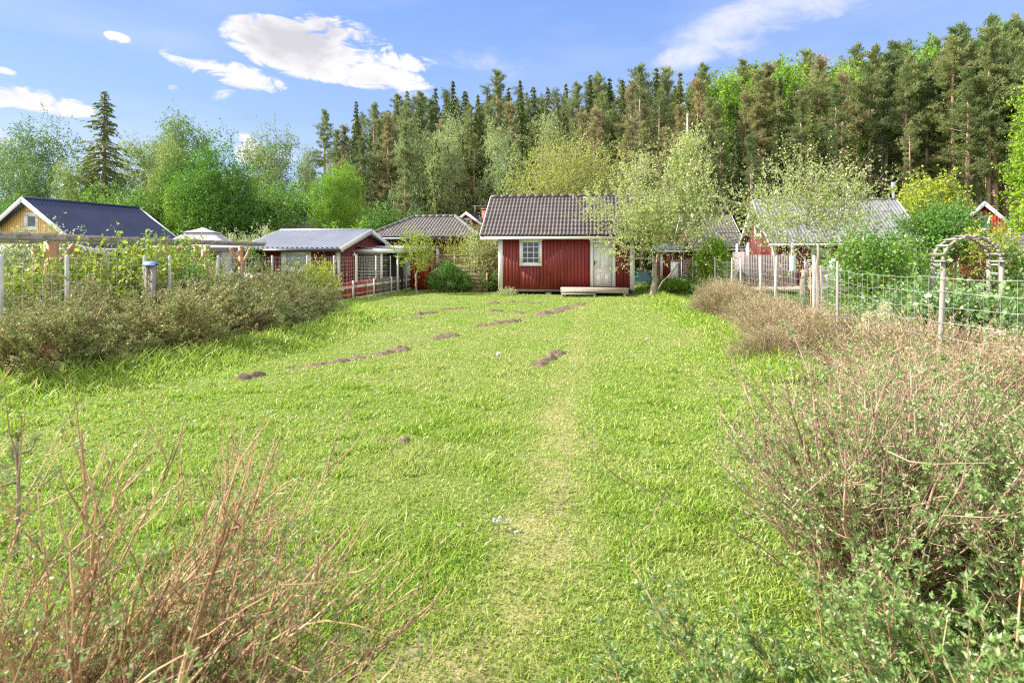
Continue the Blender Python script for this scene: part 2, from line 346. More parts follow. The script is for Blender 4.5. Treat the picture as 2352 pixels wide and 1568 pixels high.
# ------------------------------------------------------------------ ground and grass
def vn(x, y, s, seed=0):
    x = np.asarray(x)/s; y = np.asarray(y)/s; xi = np.floor(x).astype(np.int64); yi = np.floor(y).astype(np.int64); fx = x-xi; fy = y-yi
    fx = fx*fx*(3-2*fx); fy = fy*fy*(3-2*fy)
    def h(a, b):
        n = (a*374761393+b*668265263+seed*974634777) & 0xffffffff
        n = ((n ^ (n >> 13))*1274126177) & 0xffffffff
        return ((n ^ (n >> 16)) & 0xffff)/65535.
    return (h(xi,yi)*(1-fx)+h(xi+1,yi)*fx)*(1-fy)+(h(xi,yi+1)*(1-fx)+h(xi+1,yi+1)*fx)*fy
def pdist(x, y, P):
    best = np.full(np.shape(x), 1e9)
    for (a, b) in zip(P[:-1], P[1:]):
        dx, dy = b[0]-a[0], b[1]-a[1]; l = dx*dx+dy*dy+1e-9
        t = np.clip(((x-a[0])*dx+(y-a[1])*dy)/l, 0, 1)
        best = np.minimum(best, np.hypot(x-a[0]-t*dx, y-a[1]-t*dy))
    return best
# worn path and wheel ruts, as places on the ground
PATH = [gp(*p) for p in ((1345,696),(1338,740),(1325,790),(1312,840),(1302,890),(1293,960),(1285,1060),(1278,1160),(1262,1250),(1225,1360),(1170,1450),(1080,1568))]
PATH += [(-.35,2.2),(-.6,1.4),(-.8,.4)]
RUTS = [(((675,846),(730,838),(785,829)),.13,1.0),(((826,820),(870,812),(920,803)),.16,1.0),(((936,786),(985,778)),.15,.8),(((1003,776),(1043,770)),.2,.9),
        (((1108,748),(1160,741),(1208,733)),.2,1.),(((1238,725),(1290,711),(1330,698)),.24,1.),(((885,728),(950,732)),.22,.8),(((960,724),(990,720)),.2,.8),
        (((1030,711),(1062,709)),.25,.7),(((1133,697),(1185,694),(1238,697)),.25,.8),(((1125,716),(1170,715),(1205,720)),.22,.8),(((1234,838),(1262,824),(1284,810)),.11,1.),
        (((556,872),(592,864)),.1,.9),(((430,905),(500,888)),.12,.55),(((280,940),(360,918)),.14,.6),(((1326,745),(1362,740)),.2,.5),(((1300,1140),(1290,1180)),.1,.5),(((955,1500),(1085,1490)),.12,.6),(((870,1020),(930,1016)),.06,.8),(((300,1000),(380,985)),.12,.5)]
RUTSG = [([gp(*p) for p in P], w, k) for P, w, k in RUTS]
def masks(x, y):
    pd = pdist(x, y, PATH)
    wob = vn(x, y, .5, 3)
    path = .72*np.clip(1.2-pd/(.22+.22*wob), 0, 1)*(.35+.55*np.clip((vn(x, y, .10, 5)*.65+vn(x,y,.4,6)*.45-.38)*2.6, 0, 1))*(.5+.4*np.clip((9-y)/4, 0, 1))
    soil = np.zeros(np.shape(x))
    for P, w, k in RUTSG:
        soil = np.maximum(soil, np.clip(1.35-pdist(x, y, P)/(w*(.7+1.1*vn(x, y, .16, 9))), 0, 1)*k)
    soil = soil*np.clip((vn(x, y, .09, 12)*.6+vn(x, y, .22, 14)*.7-.28)*3, 0, 1)
    soil = np.maximum(soil, np.clip((path-.72)*2.4, 0, 1)*np.clip((vn(x, y, .2, 21)-.45)*3, 0, 1)*.8)
    return path, soil
def to_uv(x, y):
    c, s_ = math.cos(PHI), math.sin(PHI); return x*c-y*s_, x*s_+y*c
def ground():
    xs = np.arange(-12, 12.01, .12); ys = np.arange(.4, 40.01, .12)
    X, Y = np.meshgrid(xs, ys); p, s_ = masks(X, Y)
    Z = gz(X, Y)-.03*s_+.03*s_*vn(X, Y, .1, 4)
    V = np.stack([X, Y, Z], -1).reshape(-1, 3); ny, nx = X.shape
    i = np.arange(ny-1)[:,None]*nx; j = np.arange(nx-1)[None,:]
    Q = np.stack([i+j, i+j+1, i+nx+j+1, i+nx+j], -1).reshape(-1, 4)
    mb = MB(); mb.add(V, Q)
    me = mb.mesh('lawn', None, True)
    a = me.attributes.new('soil', 'FLOAT', 'POINT'); a.data.foreach_set('value', s_.ravel().astype(np.float32))
    a = me.attributes.new('worn', 'FLOAT', 'POINT'); a.data.foreach_set('value', p.ravel().astype(np.float32))
    m, nt, o = newmat('lawn_thatch'); N = nt.nodes; L = nt.links
    pr = N.new('ShaderNodeBsdfPrincipled'); pr.inputs['Roughness'].default_value = .95; L.new(pr.outputs[0], o.inputs[0])
    t = N.new('ShaderNodeTexCoord'); nz = N.new('ShaderNodeTexNoise'); nz.inputs['Scale'].default_value = 30; nz.inputs['Detail'].default_value = 6; L.new(t.outputs['Object'], nz.inputs['Vector'])
    c1 = N.new('ShaderNodeMixRGB'); L.new(nz.outputs['Fac'], c1.inputs[0]); c1.inputs[1].default_value = (.10,.14,.03,1); c1.inputs[2].default_value = (.24,.28,.075,1)
    aw = N.new('ShaderNodeAttribute'); aw.attribute_name = 'worn'; cw = N.new('ShaderNodeMixRGB'); L.new(aw.outputs['Fac'], cw.inputs[0]); L.new(c1.outputs[0], cw.inputs[1]); cw.inputs[2].default_value = (.42,.32,.17,1)
    sa = N.new('ShaderNodeAttribute'); sa.attribute_name = 'soil'; c3 = N.new('ShaderNodeMixRGB'); L.new(nz.outputs['Fac'], c3.inputs[0]); c3.inputs[1].default_value = (.10,.065,.045,1); c3.inputs[2].default_value = (.36,.25,.18,1)
    cs = N.new('ShaderNodeMixRGB'); L.new(sa.outputs['Fac'], cs.inputs[0]); L.new(cw.outputs[0], cs.inputs[1]); L.new(c3.outputs[0], cs.inputs[2]); L.new(cs.outputs[0], pr.inputs['Base Color'])
    bp = N.new('ShaderNodeBump'); bp.inputs['Strength'].default_value = .8; bp.inputs['Distance'].default_value = .02; L.new(nz.outputs['Fac'], bp.inputs['Height']); L.new(bp.outputs[0], pr.inputs['Normal'])
    me.materials.append(m); ob = bpy.data.objects.new('lawn', me); COL.objects.link(ob); tag(ob, kind='structure')
    g = MB(); g.quad((-1500,-60,-.14),(1500,-60,-.14),(1500,1800,-.14),(-1500,1800,-.14))
    gm = basic('meadow_ground', (.06,.085,.02), .95, .4, .6, c2=(.15,.17,.05))
    tag(g.build('ground', gm), kind='structure')
ground()

HEDGE = [(-6.95,16.8,1.2,.86),(-5.95,14.2,1.25,1.0),(-7.4,14.6,1.3,.98),(-6.0,12.2,1.35,1.05),(-7.9,12.3,1.3,1.1),(-6.2,10.1,1.4,1.05),(-8.2,10.1,1.25,1.08),(-6.7,8.2,1.2,.98),(-8.5,8.3,1.15,1.0)]
def grass():
    th0, th1 = math.radians(-56), math.radians(56)
    rr = np.linspace(.9, 40, 400)
    dn = 20000/(1+(rr/3.0)**2)
    w = dn*rr; cdf = np.cumsum(w); tot = cdf[-1]*(rr[1]-rr[0])*(th1-th0); cdf /= cdf[-1]
    n = int(tot); r = np.interp(rng.random(n), cdf, rr); th = rng.uniform(th0, th1, n)
    x = r*np.sin(th); y = r*np.cos(th)
    p, s_ = masks(x, y); u, v = to_uv(x, y)
    clump = vn(x, y, .35, 31)*.55+vn(x, y, 1.1, 33)*.45
    tall = np.clip(1-np.abs(pdist(x, y, [(-6.6,6.6),(-5.5,8.2),(-4.5,11.5),(-4.1,15.0),(-4.9,18)]))/1.2, 0, 1)
    tall = np.maximum(tall, .8*np.clip(1-np.abs(u-2.9)/.8, 0, 1)*(v > 8))
    tall = np.maximum(tall, .6*np.clip(1-np.abs(u+9.1)/.6, 0, 1))
    tall = np.maximum(tall, np.clip(1-pdist(x, y, [(-.6,24.9),(1.0,24.6)])/.8, 0, 1)*.3)
    tall = np.maximum(tall, .16*np.clip((vn(x, y, .22, 41)-.62)*5, 0, 1)*(r < 9))
    tall = tall*(1-np.clip(1.5-pdist(x, y, PATH)/.55, 0, 1))
    h = (.026+.022*clump)*(1-.5*p)+.26*tall*rng.uniform(.4, 1.2, n)
    h *= rng.uniform(.55, 1.35, n)
    keep = rng.random(n) > np.maximum(s_*1.0, p*.35)
    keep &= ~((pdist(x, y, [(0,26.5),(4,26)]) < 1.7) | ((x > -.6) & (x < 5.3) & (y > 25.4) & (y < 30)))
    hx = np.zeros(n, bool)
    for (bx, by, br, bh) in HEDGE: hx |= np.hypot(x-bx, y-by) < br*.75
    keep &= ~hx
    keep &= (v < 40)
    x, y, r, h, p, clump, tall = [a[keep] for a in (x, y, r, h, p, clump, tall)]; n = len(x)
    z = gz(x, y)-.01
    wd = (.0026+.0010*r)*rng.uniform(.7, 1.4, n)*(1+.5*tall); ang = rng.uniform(0, 2*PI, n)
    bx, by = np.cos(ang)*wd/2, np.sin(ang)*wd/2
    la = rng.uniform(0, 2*PI, n); ln = h*rng.uniform(.2, 1.3, n); weed = (rng.random(n) < .40)
    h = np.where(weed, h*.6, h); ln = np.where(weed, ln*.5, ln); lx, ly = np.cos(la)*ln, np.sin(la)*ln; bx = np.where(weed, bx*2.2, bx); by = np.where(weed, by*2.2, by)
    V = np.zeros((n, 5, 3), np.float32)
    V[:,0] = np.stack([x-bx*.8, y-by*.8, z], -1); V[:,1] = np.stack([x+bx*.8, y+by*.8, z], -1)
    V[:,2] = np.stack([x+bx+lx*.35, y+by+ly*.35, z+h*.62], -1); V[:,3] = np.stack([x-bx+lx*.35, y-by+ly*.35, z+h*.62], -1)
    V[:,4] = np.stack([x+lx, y+ly, z+h], -1)
    i = np.arange(n)[:,None]*5
    mb = MB(); mb.add(V.reshape(-1, 3), i+np.array([[0,1,2,3]]), i+np.array([[3,2,4]]))
    me = mb.mesh('grass')
    dry = np.clip(p*.6+.75*np.clip(vn(x, y, 1.6, 55)*.5+vn(x, y, .45, 56)*.5-.42, 0, 1)+(rng.random(n) < .09)*.95-tall*.3, 0, 1)
    a = me.attributes.new('clover', 'FLOAT', 'POINT'); a.data.foreach_set('value', np.repeat(weed*rng.uniform(.3, 1, n), 5).astype(np.float32))
    a = me.attributes.new('dry', 'FLOAT', 'POINT'); a.data.foreach_set('value', np.repeat(dry, 5).astype(np.float32))
    m, nt, o = newmat('grass_blade'); N = nt.nodes; L = nt.links
    g = N.new('ShaderNodeNewGeometry'); c1 = N.new('ShaderNodeMixRGB'); L.new(g.outputs['Random Per Island'], c1.inputs[0]); c1.inputs[1].default_value = (.25,.42,.035,1); c1.inputs[2].default_value = (.48,.60,.11,1)
    aw = N.new('ShaderNodeAttribute'); aw.attribute_name = 'clover'; c0 = N.new('ShaderNodeMixRGB'); L.new(aw.outputs['Fac'], c0.inputs[0]); L.new(c1.outputs[0], c0.inputs[1]); c0.inputs[2].default_value = (.20,.38,.045,1)
    ad = N.new('ShaderNodeAttribute'); ad.attribute_name = 'dry'; c2 = N.new('ShaderNodeMixRGB'); L.new(ad.outputs['Fac'], c2.inputs[0]); L.new(c0.outputs[0], c2.inputs[1]); c2.inputs[2].default_value = (.66,.58,.28,1)
    pr = N.new('ShaderNodeBsdfPrincipled'); pr.inputs['Roughness'].default_value = .45; pr.inputs['Specular IOR Level'].default_value = .35; L.new(c2.outputs[0], pr.inputs['Base Color'])
    tl = N.new('ShaderNodeBsdfTranslucent'); L.new(c2.outputs[0], tl.inputs[0]); ms = N.new('ShaderNodeMixShader'); ms.inputs[0].default_value = .42
    L.new(pr.outputs[0], ms.inputs[1]); L.new(tl.outputs[0], ms.inputs[2]); L.new(ms.outputs[0], o.inputs[0])
    me.materials.append(m); ob = bpy.data.objects.new('grass', me); COL.objects.link(ob)
    tag(ob, 'long yellow-green grass with dry blades covering the whole plot', 'grass', kind='stuff')
    print('grass blades', n)
grass()
# clods of turned soil lying in the ruts
def clods():
    mb = MB()
    for P, w, k in RUTSG:
        if k < .69: continue
        xs = [q[0] for q in P]; ys = [q[1] for q in P]; st = .018+.0016*max(ys); m = w*2.2
        X, Y = np.meshgrid(np.arange(min(xs)-m, max(xs)+m, st), np.arange(min(ys)-m, max(ys)+m, st))
        d = pdist(X, Y, P); f = np.clip(1-(d/(w*1.5))**2, 0, 1)
        h = f*(.012+.075*vn(X, Y, .22, 61)**1.5*k)+f*.07*(vn(X, Y, .09, 62)-.5)+f*.05*(vn(X, Y, .04, 63)-.5)-.03*(1-f)-.05*(vn(X, Y, .35, 64) < .52)
        ny, nx = X.shape; i_ = np.arange(ny-1)[:,None]*nx; j_ = np.arange(nx-1)[None,:]
        ok = (np.maximum.reduce([h[:-1,:-1], h[1:,:-1], h[:-1,1:], h[1:,1:]]) > -.004)
        Q = np.stack([i_+j_, i_+j_+1, i_+nx+j_+1, i_+nx+j_], -1)[ok]
        mb.add(np.stack([X, Y, gz(X, Y)+h], -1).reshape(-1, 3), Q)
    o = mb.build('soil_clods', M['soil']); tag(o, 'crumbled brown soil turned up along the wheel ruts', 'soil', kind='stuff')
clods()

# ------------------------------------------------------------------ building helpers (local space of each house)
Zv = np.array((0,0,1.))
def obox(mb, O, U, N, a0, a1, z0, z1, o0, o1):
    O = np.array(O, float); U = np.array(U, float); N = np.array(N, float); V = []
    for z in (z0, z1):
        for a, o in ((a0,o0),(a1,o0),(a1,o1),(a0,o1)): V.append(O+U*a+N*o+Zv*z)
    return mb.add(V, [(0,3,2,1),(4,5,6,7),(0,1,5,4),(1,2,6,5),(2,3,7,6),(3,0,4,7)])
def clad(mb, O, U, N, a0, a1, z0, top, holes=(), board=.14, gap=.016, th=.022, back=True, backd=.06):
    """vertical boarding a0..a1 from z0 to top(a), split round the holes"""
    f = top if callable(top) else (lambda a: top)
    def piece(x0, x1, za, t0, t1, o0, o1):
        O_ = np.array(O, float); U_ = np.array(U, float); N_ = np.array(N, float); V = []
        for a, zz in ((x0,za),(x1,za),(x1,t1),(x0,t0)): V.append(O_+U_*a+Zv*zz+N_*o1)
        for a, zz in ((x0,za),(x1,za),(x1,t1),(x0,t0)): V.append(O_+U_*a+Zv*zz+N_*o0)
        mb.add(V, [(0,1,2,3),(7,6,5,4),(1,0,4,5),(2,1,5,6),(3,2,6,7),(0,3,7,4)])
    def cols(xs, gp_, o0, o1f):
        for x0, x1 in zip(xs[:-1], xs[1:]):
            if x1-x0 < .012: continue
            xm = (x0+x1)/2; segs = [(z0, None)]
            for (h0, h1, hz0, hz1) in holes:
                if h0-1e-6 <= xm <= h1+1e-6:
                    new = []
                    for (s0, s1) in segs:
                        e1 = f(xm) if s1 is None else s1
                        if hz0 > s0 and hz0 < e1: new.append((s0, hz0))
                        if hz1 < e1: new.append((max(s0, hz1), s1))
                    segs = new
            for (s0, s1) in segs:
                g2 = gp_/2
                piece(x0+g2, x1-g2, s0, f(x0+g2) if s1 is None else s1, f(x1-g2) if s1 is None else s1, o0, o1f())
    xs = list(np.arange(a0, a1, board))+[a1]
    if len(xs) > 2 and xs[-1]-xs[-2] < board*.4: xs.pop(-2)
    for h in holes: xs += [h[0], h[1]]
    mid = [] if not callable(top) else [(a0+a1)/2]
    xs = sorted(set(round(x, 4) for x in xs if a0-1e-6 <= x <= a1+1e-6))
    cols(xs, gap, 0, lambda: th+random.uniform(-.004, .004))
    if back:
        bx = sorted(set([a0, a1]+mid+[h[0] for h in holes]+[h[1] for h in holes])); bx = [b for b in bx if a0 <= b <= a1]
        cols(bx, 0, -backd, lambda: -.001)
def slab(mb, O, U, V, w, L, t0, t1):
    O, U, V = [np.array(q, float) for q in (O, U, V)]; N = np.cross(U, V); P = []
    for t in (t0, t1):
        for a, b in ((0,0),(w,0),(w,L),(0,L)): P.append(O+U*a+V*b+N*t)
    return mb.add(P, [(0,3,2,1),(4,5,6,7),(0,1,5,4),(1,2,6,5),(2,3,7,6),(3,0,4,7)])
def roof_skin(mb, O, U, V, w, L, pitch=.165, amp=.03, course=.34, step=.022, kind='tile', clip=None, na=6):
    O, U, V = [np.array(q, float) for q in (O, U, V)]; N = np.cross(U, V)
    na_ = max(2, int(round(w/pitch)))*na; a = np.linspace(0, w, na_+1); ph = a/w*round(w/pitch) % 1.0
    if kind == 'tile': pa = amp*np.maximum(0, np.sin(np.pi*np.clip(ph/.72, 0, 1)))**.8
    elif kind == 'rib': pa = amp*np.clip(np.minimum((ph-.1)/.12, (.62-ph)/.12), 0, 1)
    else: pa = amp*(.5+.5*np.sin(2*np.pi*ph))
    bs = []
    if course:
        nc = max(1, int(round(L/course))); c = L/nc
        for k in range(nc):
            if k: bs.append((k*c-.001, 0))
            bs += [(k*c, step), ((k+.5)*c, step*.55)]
        bs.append((L, 0.))
    else: bs = [(0,0),(L,0)]
    B = np.array([q[0] for q in bs]); H = np.array([q[1] for q in bs])
    P = O+a[None,:,None]*U+B[:,None,None]*V+(pa[None,:,None]+H[:,None,None])*N
    nb, m = len(B), len(a); i = np.arange(nb-1)[:,None]*m; j = np.arange(m-1)[None,:]
    Q = np.stack([i+j, i+j+1, i+m+j+1, i+m+j], -1)
    if clip is not None:
        am = (a[:-1]+a[1:])/2; bm = (B[:-1]+B[1:])/2; l, r = clip
        mask = (am[None,:] >= l*bm[:,None]) & (am[None,:] <= w-r*bm[:,None]); Q = Q[mask]
    return mb.add(P.reshape(-1, 3), Q.reshape(-1, 4))
def window(par, O, U, N, a0, a1, z0, z1, cols=1, rows=1, trim=.1, mat='white', pane='glass_d', name='window', sash=.05, curtain=False, bar=.022):
    """casing, sash and glazing bars as one part; its pane a sub-part"""
    mb = MB()
    obox(mb, O, U, N, a0, a0+trim, z0+trim, z1-trim, .0, .045); obox(mb, O, U, N, a1-trim, a1, z0+trim, z1-trim, .0, .045)
    obox(mb, O, U, N, a0-.015, a1+.015, z1-trim, z1, .0, .055); obox(mb, O, U, N, a0, a1, z0, z0+trim, .0, .05)
    b0, b1, c0, c1 = a0+trim, a1-trim, z0+trim, z1-trim
    obox(mb, O, U, N, b0, b0+sash, c0, c1, -.03, .02); obox(mb, O, U, N, b1-sash, b1, c0, c1, -.03, .02)
    obox(mb, O, U, N, b0+sash, b1-sash, c0, c0+sash, -.03, .022); obox(mb, O, U, N, b0+sash, b1-sash, c1-sash, c1, -.03, .022)
    for k in range(1, cols): x = b0+(b1-b0)*k/cols; obox(mb, O, U, N, x-bar/2, x+bar/2, c0+sash, c1-sash, -.012, .012)
    for k in range(1, rows): z = c0+(c1-c0)*k/rows; obox(mb, O, U, N, b0+sash, b1-sash, z-bar/2, z+bar/2, -.010, .010)
    w = mb.build(name, M[mat], par)
    g = MB(); g.add([np.array(O)+np.array(U)*a+Zv*z+np.array(N)*(-.004) for a, z in ((b0+sash*.5,c0+sash*.5),(b1-sash*.5,c0+sash*.5),(b1-sash*.5,c1-sash*.5),(b0+sash*.5,c1-sash*.5))], [(0,1,2,3)])
    g.build('pane', M[pane], w)
    if curtain:
        c = MB(); xs = np.linspace(b0+.02, b1-.02, 40); yo = -.07+.018*np.sin(np.arange(40)*1.7)
        P = [np.array(O)+np.array(U)*a+np.array(N)*o+Zv*z for z in (c0+.01, c1-.01) for a, o in zip(xs, yo)]
        c.add(P, [(i, i+1, i+41, i+40) for i in range(39)]); c.build('curtain', M['curtain'], w)
    return w
X_, Y_ = np.array((1.,0,0)), np.array((0,1.,0))

# ------------------------------------------------------------------ the red hut
def hut():
    w, dp = 5.93, 4.8; zb, zt, zr = .22, 2.55, 4.52; cx = w/2
    t = thing('red_hut', 'small red board hut with brown tiled roof and white door at the lawn end', 'hut', (-.585, 25.5, 0), -PHI)
    eave_y, eave_z, run = -.36, 2.60, dp/2+.36; rz = 4.56; sl = math.hypot(run, rz-eave_z)
    gtop = lambda a: zt+ (rz-.16-zt)*(1-abs(a-dp/2)/(dp/2))
    win = (.93, 1.93, 1.26, 2.46); door = (4.06, 5.14, .37, 2.42)
    m = MB()
    clad(m, (0,0,0), X_, -Y_, .17, w-.17, zb, zt, [(win[0]+.1,win[1]-.1,win[2]+.1,win[3]-.1),(door[0]+.1,door[1]-.1,0,door[3]-.1)], .152, .02)
    bw = (3.3, 4.3, 1.2, 2.35)   # window in the back wall, seen through the front one
    bwin = (2.42, 3.45, 1.15, 2.4)
    clad(m, (w,dp,0), -X_, Y_, .0, w, zb, zt, [(w-bwin[1]+.1,w-bwin[0]-.1,bwin[2]+.1,bwin[3]-.1)], .152, .02)
    clad(m, (0,dp,0), -Y_, -X_, .02, dp-.02, zb, gtop, (), .152, .02)
    clad(m, (w,0,0), Y_, X_, .02, dp-.02, zb, gtop, [(1.5,2.5,1.3,2.3)], .152, .02)
    m.build('wall', M['red'], t)
    f = MB(); f.box(.02, w-.02, .02, dp-.02, zb-.02, zb+.03); f.box(.07, w-.07, .07, dp-.07, zt-.05, zt-.02)
    for yy in (.09, dp-.09):
        pass
    clad(f, (.07,dp-.085,0), X_, -Y_, 0, w-.14, zb+.04, zt-.06, [(bwin[0]+.03,bwin[1]-.17,bwin[2]+.1,bwin[3]-.1)], 3, 0, back=False, th=.01)
    f.build('floor', M['interior'], t)
    c = MB()
    for (a, b) in ((0,0),(w,0),(0,dp),(w,dp)):
        sx = 1 if a == 0 else -1; sy = 1 if b == 0 else -1
        c.box(min(a,a+sx*.17)-(0.03 if sx>0 else 0), max(a,a+sx*.17)+(0.03 if sx<0 else 0), min(b-sy*.032,b), max(b-sy*.032,b), zb-.01, zt)
        c.box(min(a-sx*.03,a), max(a-sx*.03,a), min(b+sy*.002,b+sy*.17), max(b+sy*.002,b+sy*.17), zb-.01, zt)
    build_parts(c, 'corner_board', M['white'], t, 2)
    V = np.array((0, run, rz-eave_z))/sl; Vb = np.array((0, -run, rz-eave_z))/sl; ov = .78
    r = MB(); wr = w+2*ov
    roof_skin(r, (-ov, eave_y, eave_z), X_, V, wr, sl, .165, .042, .335, .026)
    roof_skin(r, (w+ov, dp-eave_y, eave_z), -X_, Vb, wr, sl, .165, .042, .335, .026)
    slab(r, (-ov+.02, eave_y+.02, eave_z), X_, V, wr-.04, sl-.03, -.05, -.005); slab(r, (w+ov-.02, dp-eave_y-.02, eave_z), -X_, Vb, wr-.04, sl-.03, -.05, -.005)
    ro = r.build('roof', M['tile'], t)
    rt = MB()
    k = int(wr/.4)
    for i in range(k):
        x0 = -ov+i*wr/k; rt.tube([(x0,dp/2,rz+.03),(x0+wr/k+.03,dp/2,rz+.045)], [.10,.115], 10)
    rt.build('ridge_tile', M['tile'], ro)
    b = MB()
    for xe in (-ov-.03, w+ov):
        for vy, y0 in ((V, eave_y),(Vb, dp-eave_y)):
            O = np.array((xe, y0, eave_z)); slab(b, O, X_, vy, .03, sl, -.17, .07) if vy is V else slab(b, O+X_*.03, -X_, vy, .03, sl, -.17, .07)
    build_parts(b, 'barge_board', M['white'], t)
    fa = MB(); fa.box(-ov, w+ov, eave_y+.012, eave_y+.034, eave_z-.17, eave_z-.052); fa.box(-ov, w+ov, eave_y+.036, .0, eave_z-.168, eave_z-.15)
    fa.box(-ov, w+ov, dp-eave_y-.034, dp-eave_y-.012, eave_z-.17, eave_z-.052)
    build_parts(fa, 'fascia', M['cream'], t)
    window(t, (0,0,0), X_, -Y_, *win, cols=3, rows=4, trim=.1, pane='glass', bar=.03)
    window(t, (w,dp,0), -X_, Y_, w-bwin[1], w-bwin[0], bwin[2], bwin[3], cols=2, rows=2, pane='glass')
    d = MB(); o0 = door[0]+.13; o1 = door[1]-.13
    fr = MB(); obox(fr, (0,0,0), X_, -Y_, door[0], door[0]+.13, door[2], door[3]-.13, 0, .045); obox(fr, (0,0,0), X_, -Y_, door[1]-.13, door[1], door[2], door[3]-.13, 0, .045); obox(fr, (0,0,0), X_, -Y_, door[0]-.02, door[1]+.02, door[3]-.13, door[3], 0, .055)
    fr.build('door_frame', M['white'], t)
    obox(d, (0,0,0), X_, -Y_, o0, o1, door[2], door[3]-.13, -.04, -.01)
    for (p0, p1) in ((.1, .375), (.445, .72)):
        for (q0, q1) in ((.12, .62), (.74, 1.72)):
            a0, a1, z0, z1 = o0+p0, o0+p1, door[2]+q0, door[2]+q1
            for (e0,e1,e2,e3) in ((a0,a0+.022,z0,z1),(a1-.022,a1,z0,z1),(a0+.022,a1-.022,z0,z0+.022),(a0+.022,a1-.022,z1-.022,z1)): obox(d, (0,0,0), X_, -Y_, e0, e1, e2, e3, -.01, .006)
            obox(d, (0,0,0), X_, -Y_, a0+.06, a1-.06, z0+.06, z1-.06, -.01, -.002)
    do = d.build('door', M['white'], t)
    h = MB(); obox(h, (0,0,0), X_, -Y_, o0+.035, o0+.07, door[2]+.93, door[2]+1.12, -.01, .004); h.beam((o0+.05,-.045,door[2]+1.06), (o0+.17,-.05,door[2]+1.055), .018, .02); h.beam((o0+.05,0,door[2]+1.06), (o0+.05,-.05,door[2]+1.06), .018, .018)
    h.build('handle', M['black'], do)
    p = MB(); p.box(.05, w-.05, .03, .12, .09, zb-.02); p.box(.05, w-.05, dp-.12, dp-.03, .09, zb-.02); p.box(.05, .14, .12, dp-.12, .09, zb-.02); p.box(w-.14, w-.05, .12, dp-.12, .09, zb-.02)
    build_parts(p, 'sill_beam', M['dark'], t)
    for x in (.15, 2.1, 3.9, w-.45):
        for y in (.05, dp-.3):
            q = MB(); q.box(x, x+.24, y, y+.2, -.12, .088); q.build('foundation_block', M['concrete'], t)
    return t
hut_o = hut()
def porch():
    t = thing('wooden_porch', 'pale wooden porch platform with a low step in front of the white hut door', 'porch', (-.585, 25.5, 0), -PHI)
    m = MB(); x0, x1, y0, y1, z = 2.82, 5.62, -1.22, -.04, .345
    ys = np.linspace(y0, y1, 10)
    for a, b in zip(ys[:-1], ys[1:]): m.box(x0-.02, x1+.03, a+.004, b-.004, z-.028, z+random.uniform(-.002, .002))
    m.build('deck', M['deck'], t)
    f = MB(); f.box(x0, x1, y0+.02, y0+.05, z-.19, z-.03); f.box(x0, x0+.03, y0+.052, y1, z-.19, z-.03); f.box(x1-.03, x1, y0+.052, y1, z-.19, z-.03)
    for x in (x0+.05, 4.2, x1-.2): f.box(x, x+.1, y0+.06, y0+.18, -.1, z-.19)
    f.build('frame', M['wood'], t)
    s = MB(); s.box(x0+.04, x0+1.44, y0-.34, y0-.19, .11, .145); s.box(x0+.04, x0+1.44, y0-.18, y0-.03, .11, .145); s.box(x0+.06, x0+.1, y0-.33, y0-.03, -.1, .108); s.box(x0+1.38, x0+1.42, y0-.33, y0-.03, -.1, .108)
    s.build('step', M['wood'], t)
porch()

